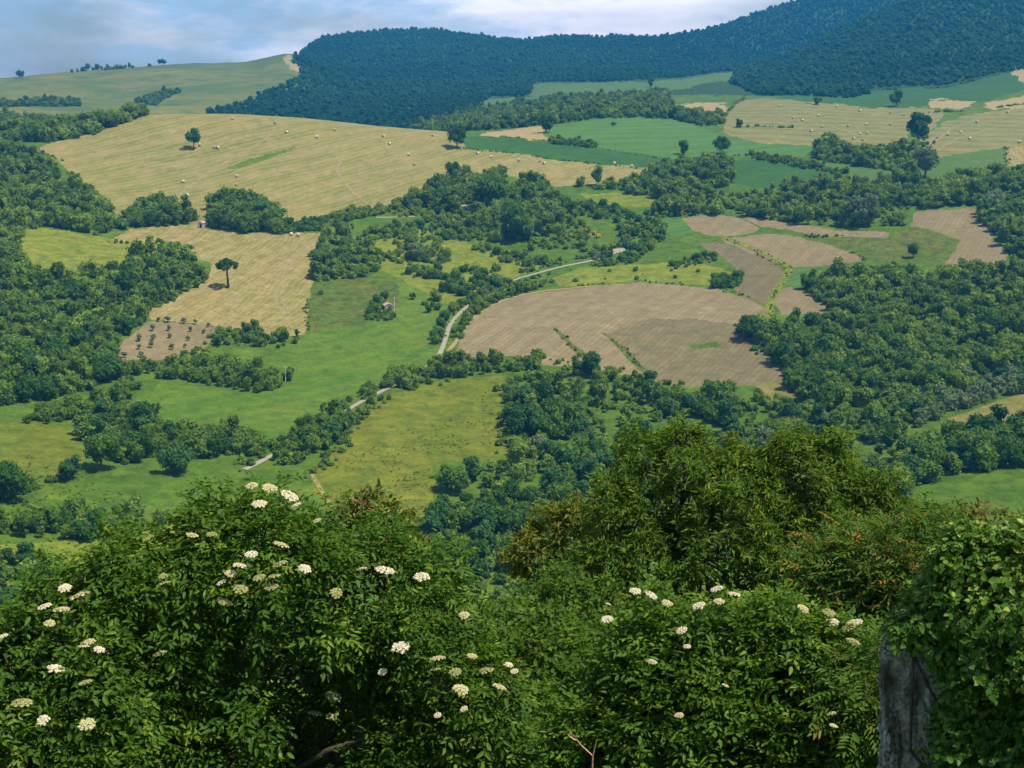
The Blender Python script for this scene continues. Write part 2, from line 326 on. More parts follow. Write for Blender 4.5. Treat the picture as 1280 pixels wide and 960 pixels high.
# ------------------------------------------------------------------ fields: partition of the one ground sheet
# (name, material, rmin, rmax, polygon in photo pixels), later ones win
FIELDS = [
 ('wooded_hill','forestfloor',1000,9000,[(365,60),(372,95),(380,115),(300,135),(250,143),(420,158),(560,150),(600,135),(700,125),(840,118),(960,120),(1060,124),(1180,108),(1280,90),(2400,80),(2400,-300),(365,-300)]),
 ('grassy_hill','farhill',1080,2400,[(-2000,60),(250,60),(365,60),(366,75),(374,92),(380,108),(330,128),(250,143),(-2000,150)]),
 ('sandy_bank','tan',1200,2400,[(352,70),(362,67),(364,76),(376,84),(378,90),(366,86),(355,78)]),
 ('meadow','yellow',300,900,[(22,300),(40,283),(90,290),(140,300),(200,303),(182,332),(120,337),(60,342),(26,328)]),
 ('hay_field','hay',500,905,[(40,187),(100,170),(140,156),(180,139),(240,136),(300,136),(400,145),(500,155),(562,160),(572,172),(585,184),(640,190),(700,198),(760,204),(816,210),(818,216),(790,225),(700,232),(640,222),(580,225),(540,238),(500,252),(470,266),(440,268),(400,280),(340,290),(320,285),(270,288),(240,288),(200,285),(165,285),(140,262),(115,242),(80,212),(68,196)]),
 ('grass_strip','bright',500,905,[(263,218),(280,213),(310,208),(345,194),(376,181),(345,188),(312,198),(285,210)]),
 ('hay_field','hay2',350,900,[(140,300),(165,288),(210,281),(250,283),(300,284),(350,290),(402,292),(408,300),(400,330),(388,350),(384,385),(381,420),(340,424),(300,418),(268,406),(185,398),(183,388),(228,370),(262,350),(265,330),(240,318),(222,303),(150,305)]),
 ('meadow','yellow',300,900,[(468,300),(520,283),(560,298),(600,308),(640,322),(692,328),(640,347),(590,370),(545,387),(505,348),(475,338)]),
 ('ploughed_plot','plough',350,900,[(130,458),(150,430),(185,400),(268,406),(264,425),(250,440),(190,450),(150,462)]),
 ('meadow','dark',350,900,[(390,352),(440,345),(490,348),(500,360),(495,385),(470,400),(430,412),(395,410),(384,420),(386,385)]),
 ('meadow','bright',300,900,[(384,422),(430,412),(470,400),(495,385),(500,350),(560,380),(585,385),(556,430),(540,455),(480,485),(440,505),(400,520),(350,545),(300,535),(210,530),(180,500),(200,475),(320,492),(366,470),(372,432)]),
 ('meadow','meadow',250,900,[(632,470),(560,474),(490,492),(455,515),(430,550),(385,590),(395,620),(430,650),(540,660),(545,580),(640,575),(630,510)]),
 ('meadow','meadow',250,900,[(-300,520),(0,525),(60,530),(110,540),(105,580),(70,595),(0,602),(-300,610)]),
 ('meadow','grass',230,900,[(20,610),(110,592),(200,575),(310,570),(330,580),(300,620),(200,640),(100,645),(20,640)]),
 ('meadow','yellow',200,900,[(0,680),(60,678),(170,668),(220,650),(230,690),(100,705),(60,703),(0,700)]),
 ('ploughed_field','plough',350,900,[(571,441),(575,420),(590,396),(622,377),(660,367),(700,361),(745,357),(800,353),(850,356),(900,362),(940,375),(968,392),(965,400),(930,398),(920,405),(935,425),(970,447),(998,467),(990,477),(960,484),(900,480),(850,484),(800,472),(740,460),(680,458),(668,448),(620,446),(590,450)]),
 ('ploughed_field','ploughd',350,900,[(812,401),(870,399),(921,404),(936,425),(971,447),(998,467),(990,477),(960,484),(900,480),(850,484),(806,470),(780,440),(755,420)]),
 ('grass_strip','dark',350,900,[(690,411),(696,412),(715,432),(738,450),(733,454),(710,436)]),
 ('grass_strip','dark',350,900,[(750,416),(756,418),(785,438),(810,464),(803,468),(780,444)]),
 ('grass_strip','grass',350,900,[(860,431),(895,428),(905,433),(870,436)]),
 ('meadow','yellow',350,900,[(690,348),(720,335),(770,330),(880,330),(921,343),(918,360),(850,354),(800,351),(745,355),(700,359)]),
 ('ploughed_field','ploughd',350,1000,[(872,306),(900,303),(940,316),(977,337),(979,350),(962,380),(932,374),(918,360),(921,335),(900,318)]),
 ('ploughed_field','plough',350,1000,[(900,299),(960,292),(1010,296),(1060,314),(1082,325),(1040,330),(985,336),(940,318)]),
 ('ploughed_field','plough',350,1000,[(964,367),(985,358),(1010,366),(1045,380),(1030,393),(976,394)]),
 ('grass_strip','crop',350,1000,[(985,338),(1005,335),(1015,350),(1000,358),(984,356),(968,363)]),
 ('ploughed_field','plough',350,1000,[(838,277),(880,269),(925,271),(952,285),(945,291),(900,297),(868,290)]),
 ('ploughed_field','plough',350,1000,[(920,268),(985,279),(1050,288),(1112,290),(1108,298),(1040,295),(955,284)]),
 ('pasture','dark',350,1000,[(1000,296),(1045,297),(1110,299),(1142,283),(1165,290),(1200,303),(1180,332),(1100,326),(1062,313)]),
 ('ploughed_field','plough',350,1000,[(1142,266),(1215,258),(1228,270),(1242,300),(1262,318),(1255,332),(1178,332),(1202,302),(1165,286),(1138,283)]),
 ('meadow','yellow',500,1000,[(725,240),(770,238),(830,250),(825,262),(770,258),(735,250)]),
 ('crop_field','crop',500,1000,[(800,270),(850,268),(868,292),(840,296),(815,285)]),
 ('crop_field','cropd',600,1100,[(574,172),(600,170),(640,172),(690,178),(740,184),(800,191),(842,200),(818,212),(760,205),(700,199),(640,191),(585,184)]),
 ('crop_field','crop',600,1200,[(690,158),(740,149),(800,147),(850,151),(880,160),(905,172),(893,192),(840,200),(800,190),(770,187),(690,177),(683,168)]),
 ('bare_field','tan',600,1200,[(598,170),(640,161),(680,157),(682,168),(692,176),(640,172)]),
 ('hay_field','hay3',600,1250,[(905,146),(930,120),(990,123),(1060,131),(1140,134),(1182,139),(1172,150),(1162,165),(1137,160),(1132,182),(1075,186),(1010,181),(960,181),(905,168)]),
 ('hay_field','hay3',600,1250,[(1158,192),(1153,175),(1180,150),(1220,140),(1280,135),(1500,130),(1500,190),(1280,182),(1255,183),(1200,194),(1170,197)]),
 ('crop_field','crop',600,1200,[(895,196),(905,170),(960,181),(1018,182),(1022,198),(960,192),(910,195)]),
 ('crop_field','cropd',600,1200,[(905,200),(960,196),(1030,213),(1060,220),(1040,234),(960,238),(905,230)]),
 ('crop_field','croppale',600,1200,[(1000,200),(1060,208),(1120,215),(1175,222),(1120,228),(1060,220),(1020,208)]),
 ('crop_field','croppale',600,1200,[(1165,200),(1200,194),(1256,183),(1258,207),(1165,222)]),
 ('hay_field','hay2',600,1200,[(1258,183),(1420,178),(1420,215),(1258,208)]),
 ('crop_field','cropd',900,1800,[(1082,113),(1180,108),(1250,91),(1276,95),(1284,110),(1240,126),(1180,131),(1120,135),(1040,131),(960,123),(985,120)]),
 ('bare_field','tan',900,1800,[(1160,126),(1180,124),(1222,127),(1200,136),(1162,134)]),
 ('bare_field','tan',900,1800,[(1228,131),(1280,121),(1400,118),(1400,132),(1240,136)]),
 ('bare_field','tan',900,1900,[(1256,84),(1300,78),(1300,112),(1278,105),(1270,96)]),
 ('meadow','croppale',1150,2100,[(590,137),(597,127),(612,122),(662,122),(668,106),(700,103),(760,104),(850,98),(918,89),(920,98),(860,110),(820,116),(760,119),(700,124),(640,130)]),
 ('bare_field','tan',900,1700,[(838,130),(908,130),(910,139),(870,145),(842,143)]),
 ('brown_bank','brown',300,900,[(940,482),(985,476),(992,500),(960,508)]),
 ('stubble_field','brown',300,900,[(1175,525),(1210,512),(1250,497),(1330,485),(1330,530),(1200,535)]),
 ('pasture','grass',200,900,[(1120,640),(1145,600),(1200,585),(1400,575),(1400,660),(1250,660),(1180,650)]),
 ('meadow','yellow',250,900,[(715,575),(748,573),(765,600),(755,625),(735,612)]),
 ('hillside','slope',0,225,[(-9e9,-9e9),(9e9,-9e9),(9e9,9e9),(-9e9,9e9)]),
]
ci = .25*(GX[:-1,:-1]+GX[1:,:-1]+GX[:-1,1:]+GX[1:,1:]); cj = .25*(GY[:-1,:-1]+GY[1:,:-1]+GY[:-1,1:]+GY[1:,1:])
ck = .25*(GZ[:-1,:-1]+GZ[1:,:-1]+GZ[:-1,1:]+GZ[1:,1:])
CR = np.hypot(ci, cj)
PU, PV = to_pix(ci, cj, ck)
front = cj > 1
jit = 1.6
PUj = PU + jit*vnoise(ci/5, cj/5, 11)*2+3.5*vnoise(ci/24, cj/30, 13)*2; PVj = PV + jit*.8*vnoise(ci/5, cj/8, 12)*2+2.*vnoise(ci/24, cj/36, 14)*2
reg = np.zeros(ci.shape, np.int32)
for k, (nm, mt, r0, r1, poly) in enumerate(FIELDS):
    if nm == 'hillside': msk = CR < 205+70*vnoise(ci/30, cj/30, 15)+25*vnoise(ci/9, cj/9, 16)
    else:
        msk = front & (CR > r0) & (CR < r1)
        sub = np.zeros_like(msk); ii = np.where(msk)
        sub[ii] = inpoly(PUj[ii], PVj[ii], poly); msk = sub
    reg[msk] = k+1
reg[(reg == 0) & (CR > 1900)] = 1
idx = np.arange(NAZ*NR).reshape(NAZ, NR)
Q = np.stack([idx[:-1,:-1], idx[1:,:-1], idx[1:,1:], idx[:-1,1:]], -1)[..., ::-1]
VV = np.stack([GX, GY, GZ], -1).reshape(-1, 3)
for k in range(len(FIELDS)+1):
    q = Q[reg == k]
    if not len(q): continue
    nm, mt = ('ground', 'grass') if k == 0 else FIELDS[k-1][:2]
    used, inv = np.unique(q, return_inverse=True)
    me = mesh_np(nm, VV[used], [inv.reshape(q.shape)], [G[mt]], smooth=True)
    tag(link(nm, me), kind='structure')

# ------------------------------------------------------------------ dirt road
def strip(name, pts, width, mat, lift=.15, kind='structure'):
    P = unproject([p[0] for p in pts], [p[1] for p in pts], 200)[:, :2]
    d = np.concatenate([[0], np.cumsum(np.hypot(*np.diff(P, axis=0).T))])
    s = np.arange(0, d[-1], 2.)
    X = np.interp(s, d, P[:, 0]); Y = np.interp(s, d, P[:, 1])
    k = np.ones(9)/9
    if len(X) > 12:
        X = np.convolve(np.pad(X, 4, mode='edge'), k, 'valid'); Y = np.convolve(np.pad(Y, 4, mode='edge'), k, 'valid')
    tx = np.gradient(X); ty = np.gradient(Y); L = np.hypot(tx, ty)+1e-9; nx, ny = -ty/L, tx/L
    V = []; n = 7
    for a in np.linspace(-.5, .5, n):
        w = width*(1+.25*vnoise(s/9, s*0+a*3, 5))
        V.append(np.stack([X+nx*w*a, Y+ny*w*a, ground_z(X+nx*w*a, Y+ny*w*a)+lift-.2*abs(a)**3], 1))
    V = np.array(V); m = len(s); ix = np.arange(n*m).reshape(n, m)
    q = np.stack([ix[:-1,:-1], ix[1:,:-1], ix[1:,1:], ix[:-1,1:]], -1).reshape(-1, 4)[:, ::-1]
    return tag(link(name, mesh_np(name, V.reshape(-1, 3), [q], [mat], smooth=True)), kind=kind)
strip('road', [(300,590),(325,578),(345,566),(400,540),(440,508),(475,490),(500,478),(530,462),(548,448),(555,430),(562,405),(585,382),(612,364),(640,350),(690,336),(745,325),(765,320),(777,310)], 1.7, G['road'])
strip('track', [(772,311),(777,316)], 6, G['road'])
strip('path', [(388,590),(400,612),(420,640)], 1.2, G['hay2'])
strip('path', [(556,445),(572,425),(590,397),(624,377),(664,366),(705,361),(750,357)], 1.6, G['tan'])
strip('path', [(470,272),(520,271)], 2.0, G['tan'])
strip('path', [(575,255),(590,262)], 3.0, G['road'])
for pts_ in ([(205,262),(232,236),(262,214),(285,203)], [(262,214),(300,193),(335,172),(345,158)], [(470,262),(440,240),(420,215),(430,190)], [(590,205),(640,210),(700,214),(790,220)]):
    strip('track', pts_, 1.3, G['worn'], .08)
for pts_ in ([(398,296),(372,318),(352,345),(350,372),(374,412)], [(392,298),(366,320),(345,348),(343,374),(366,414)], [(300,366),(290,385),(284,405)], [(310,364),(335,352),(350,330)], [(262,356),(230,374),(196,392)]):
    strip('track', pts_, .8, G['worn'], .08)
for pts_ in ([(1000,150),(1040,158),(1080,172),(1125,176)], [(1170,190),(1200,172),(1240,160),(1290,152)], [(1166,180),(1190,160),(1230,146)], [(925,140),(990,150),(1060,150),(1130,152)]):
    strip('track', pts_, 1.6, G['worn'], .1)
strip('path', [(965,400),(960,385),(978,350),(990,335),(960,318),(915,300),(890,293)], 3.2, G['yellow'])

# ------------------------------------------------------------------ leaf materials
LM = {
 'dark': leaf_mat('leaf_dark', (.026,.085,.010), (.085,.19,.026), .32, .6, .1),
 'mid':  leaf_mat('leaf_mid', (.055,.14,.013), (.15,.265,.03), .34, .6, .1),
 'pale': leaf_mat('leaf_pale', (.115,.20,.018), (.23,.32,.042), .34, .6, .1),
 'grey': leaf_mat('leaf_greygreen', (.11,.165,.06), (.21,.275,.14), .28, .6, .1),
 'blue': leaf_mat('leaf_bluegreen', (.028,.10,.022), (.09,.20,.05), .3, .6, .1),
 'bloom': leaf_mat('broom_bloom', (.06,.10,.02), (.10,.14,.03), .2, tip=(.75,.50,.03), tip_rng=(.3,.5)),
}
BARK = plain_mat('bark', (.06,.045,.03), (.13,.105,.08), 9., stretch=(1,1,.3))

# ------------------------------------------------------------------ crowns for the middle distance
def ico(sub):
    import bmesh
    bm = bmesh.new(); bmesh.ops.create_icosphere(bm, subdivisions=sub, radius=1)
    v = np.array([x.co[:] for x in bm.verts]); f = np.array([[x.index for x in p.verts] for p in bm.faces]); bm.free()
    return v, f
ICO1, ICO2 = ico(1), ico(2)
def tube(pts, rad, n=6):
    pts = np.array(pts, float); V = []; m = len(pts)
    for k in range(m):
        t = unit(pts[min(k+1, m-1)]-pts[max(k-1, 0)])
        a = np.cross(t, [0, 0, 1.] if abs(t[2]) < .9 else [1., 0, 0]); a = unit(a); b = np.cross(t, a)
        th = np.arange(n)*2*math.pi/n
        V.append(pts[k]+rad[k]*(np.cos(th)[:, None]*a+np.sin(th)[:, None]*b))
    V = np.concatenate(V)
    q = [[k*n+i, k*n+(i+1) % n, (k+1)*n+(i+1) % n, (k+1)*n+i] for k in range(m-1) for i in range(n)]
    return V, np.array(q)

def crown_geo(rng, rad, zc, zr, nblob, nq, size, core=ICO1, loose=0.):
    """lumpy crown: overlapping lobes, each a rough core wrapped in loose leaf sprays. returns V, tris, quads, tone"""
    d = unit(rng.normal(size=(nblob, 3)))
    cen = d*np.array([rad*.62, rad*.62, zr*.62])*(rng.random((nblob, 1))**.4)+[0, 0, zc]
    br = rng.uniform(.38, .6, nblob)*min(rad, zr*1.15)
    cen[0] = [0, 0, zc]; br[0] = .62*min(rad, zr)
    if loose: cen = (cen-[0, 0, zc])*1.22+[0, 0, zc]; br *= rng.uniform(.55, 1.05, nblob)
    V = []; T = []; Qs = []; tone = []; off = 0
    cv, cf = core
    for c, b in zip(cen, br):
        lump = 1+.22*rng.normal(size=(len(cv), 1))
        v = c+cv*b*.84*np.clip(lump, .6, 1.3)
        V.append(v); T.append(cf+off); off += len(v); tone.append(np.clip(.3+.25*rng.normal(size=len(v)), 0, 1))
    w = br**2; w /= w.sum()
    k = rng.choice(nblob, nq, p=w)
    dd = unit(rng.normal(size=(nq, 3))+[0, 0, .35])
    p = cen[k]+dd*(br[k]*rng.uniform(.78, 1.14, nq))[:, None]
    nrm = unit(dd+.75*rng.normal(size=(nq, 3)))
    t = unit(np.cross(nrm, rng.normal(size=(nq, 3)))); b2 = np.cross(nrm, t)
    s = size*rng.uniform(.55, 1.35, nq)[:, None]
    quad = np.stack([p-t*s, p-b2*s*.62+nrm*s*.2, p+t*s, p+b2*s*.62-nrm*s*.15], 1).reshape(-1, 3)
    V.append(quad); Qs = np.arange(nq*4).reshape(-1, 4)+off
    blobtone = rng.uniform(.15, .85, nblob)
    tone.append(np.repeat(np.clip(blobtone[k]*.6+rng.random(nq)*.5, 0, 1), 4))
    return np.concatenate(V), np.concatenate(T), Qs, np.concatenate(tone)

def tree_mesh(name, seed, rad, h, nq, size, mat, trunk=True, base=.18, core=ICO1, nblob=8, loose=0.):
    rng = np.random.default_rng(seed)
    zc = h*(.5+base/2); zr = h*(.5-base/2)
    V, T, Qd, tone = crown_geo(rng, rad, zc, zr, nblob, nq, size, core, loose)
    V[:, 2] = np.maximum(V[:, 2], .05)
    faces = [T, Qd]; mi = [np.zeros(len(T)), np.zeros(len(Qd))]
    if trunk:
        tv, tq = tube([(0, 0, -.4), (.05*rad, 0, h*.25), (-.04*rad, .05*rad, h*.6)], [h*.035, h*.026, h*.012])
        faces.append(tq+len(V)); mi.append(np.ones(len(tq))); V = np.concatenate([V, tv]); tone = np.concatenate([tone, np.zeros(len(tv))])
    return mesh_np(name, V, faces, [mat, BARK], np.concatenate(mi), tone)

# prototypes of 1 m radius scale: real sizes, scaled per instance
TONES = ['dark', 'mid', 'pale', 'blue', 'grey']
PROTO = {}
for tn in TONES:
    for k in range(3):
        PROTO['tree', tn, k] = tree_mesh('broadleaf_tree', 100+k*7+TONES.index(tn), (3.6, 2.8, 4.3)[k], (7.4, 9.0, 6.8)[k], 1000, .40, LM[tn], True, -.06, ICO1, (9, 10, 13)[k], k*.5)
        PROTO['shrub', tn, k] = tree_mesh('shrub', 200+k*7+TONES.index(tn), 1.9, 2.8, 460, .28, LM[tn], False, -.3, ICO1, 7)
        PROTO['poplar', tn, k] = tree_mesh('slender_tree', 300+k*7+TONES.index(tn), 2.2, 9.0, 800, .38, LM[tn], True, .06, ICO1, 9)
for k in range(3):
    PROTO['broom', 'bloom', k] = tree_mesh('broom_shrub', 400+k, 1.7, 2.4, 420, .26, LM['bloom'], False, -.1, ICO1, 6)
LOW = {}
def low_geo(seed, rad, h, nq, size, base, nblob):
    rng = np.random.default_rng(seed)
    V, T, Qd, tone = crown_geo(rng, rad, h*(.5+base/2), h*(.5-base/2), nblob, nq, size, (ICO1[0], ICO1[1]))
    V[:, 2] = np.maximum(V[:, 2], .02)
    return V, T, Qd, tone
LOW['tree'] = [low_geo(500+k, (3.6, 2.7, 4.4)[k % 3], (7.4, 9.2, 6.6)[k % 3], 420, .52, -.08, 8) for k in range(6)]
LOW['shrub'] = [low_geo(520+k, 1.9, 2.7, 170, .40, -.3, 5) for k in range(6)]
LOW['far'] = [low_geo(540+k, 4.6, 6.0, 60, .8, -.3, 6) for k in range(8)]
LOW['tuft'] = [low_geo(580+k, .9, .9, 40, .26, -.6, 3) for k in range(5)]
LOW['mid'] = [low_geo(560+k, 4.0, 8.5, 150, .8, .0, 3) for k in range(6)]

def merged(name, kind, X, Y, Z, S, mat, tonev, seed):
    """many crowns as one object"""
    rng = np.random.default_rng(seed)
    protos = LOW[kind]; pick = rng.integers(0, len(protos), len(X))
    Vs, Ts, Qs, To = [], [], [], []; off = 0
    for k, (V, T, Qd, tone) in enumerate(protos):
        w = np.where(pick == k)[0]
        if not len(w): continue
        th = rng.uniform(0, 6.283, len(w)); c, s = np.cos(th), np.sin(th)
        sx = S[w]*rng.uniform(.85, 1.2, len(w)); sz = S[w]*rng.uniform(.8, 1.2, len(w))
        VX = (V[None, :, 0]*c[:, None]-V[None, :, 1]*s[:, None])*sx[:, None]+X[w][:, None]
        VY = (V[None, :, 0]*s[:, None]+V[None, :, 1]*c[:, None])*sx[:, None]+Y[w][:, None]
        VZ = V[None, :, 2]*sz[:, None]+Z[w][:, None]-.1
        o = off+np.arange(len(w))[:, None, None]*len(V)
        Vs.append(np.stack([VX, VY, VZ], -1).reshape(-1, 3)); Ts.append((T[None]+o).reshape(-1, 3)); Qs.append((Qd[None]+o).reshape(-1, 4))
        To.append(np.clip(tone[None]*.45+tonev[w][:, None]*.75-.1, 0, 1).ravel()); off += len(w)*len(V)
    me = mesh_np(name, np.concatenate(Vs), [np.concatenate(Ts), np.concatenate(Qs)], [mat], tone=np.concatenate(To))
    return link(name, me)

FG_LINE = np.array([(-200,800),(0,790),(37,752),(94,705),(157,662),(220,634),(300,606),(375,625),(430,630),(520,640),(600,725),(640,705),(700,645),(750,635),(765,585),(850,530),(940,562),(1020,540),(1110,602),(1140,640),(1200,652),(1280,655),(1600,655)], float)
def fg_hidden(u, v): return v > np.interp(u, FG_LINE[:, 0], FG_LINE[:, 1])

def scatter(poly, spacing, hgt, rmin, rmax, ncand, seed, inset=.7):
    """points standing on the ground whose crowns fill the polygon of photo pixels"""
    rng = np.random.default_rng(seed)
    p = np.array(poly, float); lo = p.min(0); hi = p.max(0)
    u = rng.uniform(lo[0], hi[0], ncand); v = rng.uniform(lo[1], hi[1], ncand)
    k = inpoly(u, v, poly); u, v = u[k], v[k]
    P = unproject(u, v, rmin); ok = np.isfinite(P[:, 0]); r = np.hypot(P[:, 0], P[:, 1]); ok &= (r < rmax)
    hp = np.where(ok, hgt*F/np.maximum(r, 1), 0)
    ok &= inpoly(u, v-inset*hp, poly)
    P, u, v, hp = P[ok], u[ok], v[ok], hp[ok]
    cell = {}; keep = []
    s2 = spacing*spacing; gx = np.floor(P[:, 0]/spacing).astype(int); gy = np.floor(P[:, 1]/spacing).astype(int)
    px, py = P[:, 0], P[:, 1]
    for i in range(len(P)):
        a, b = gx[i], gy[i]; good = True
        for da in (-1, 0, 1):
            for db in (-1, 0, 1):
                for j in cell.get((a+da, b+db), ()):
                    if (px[i]-px[j])**2+(py[i]-py[j])**2 < s2: good = False; break
                if not good: break
            if not good: break
        if good: cell.setdefault((a, b), []).append(i); keep.append(i)
    return P[keep], u[keep], v[keep], hp[keep]

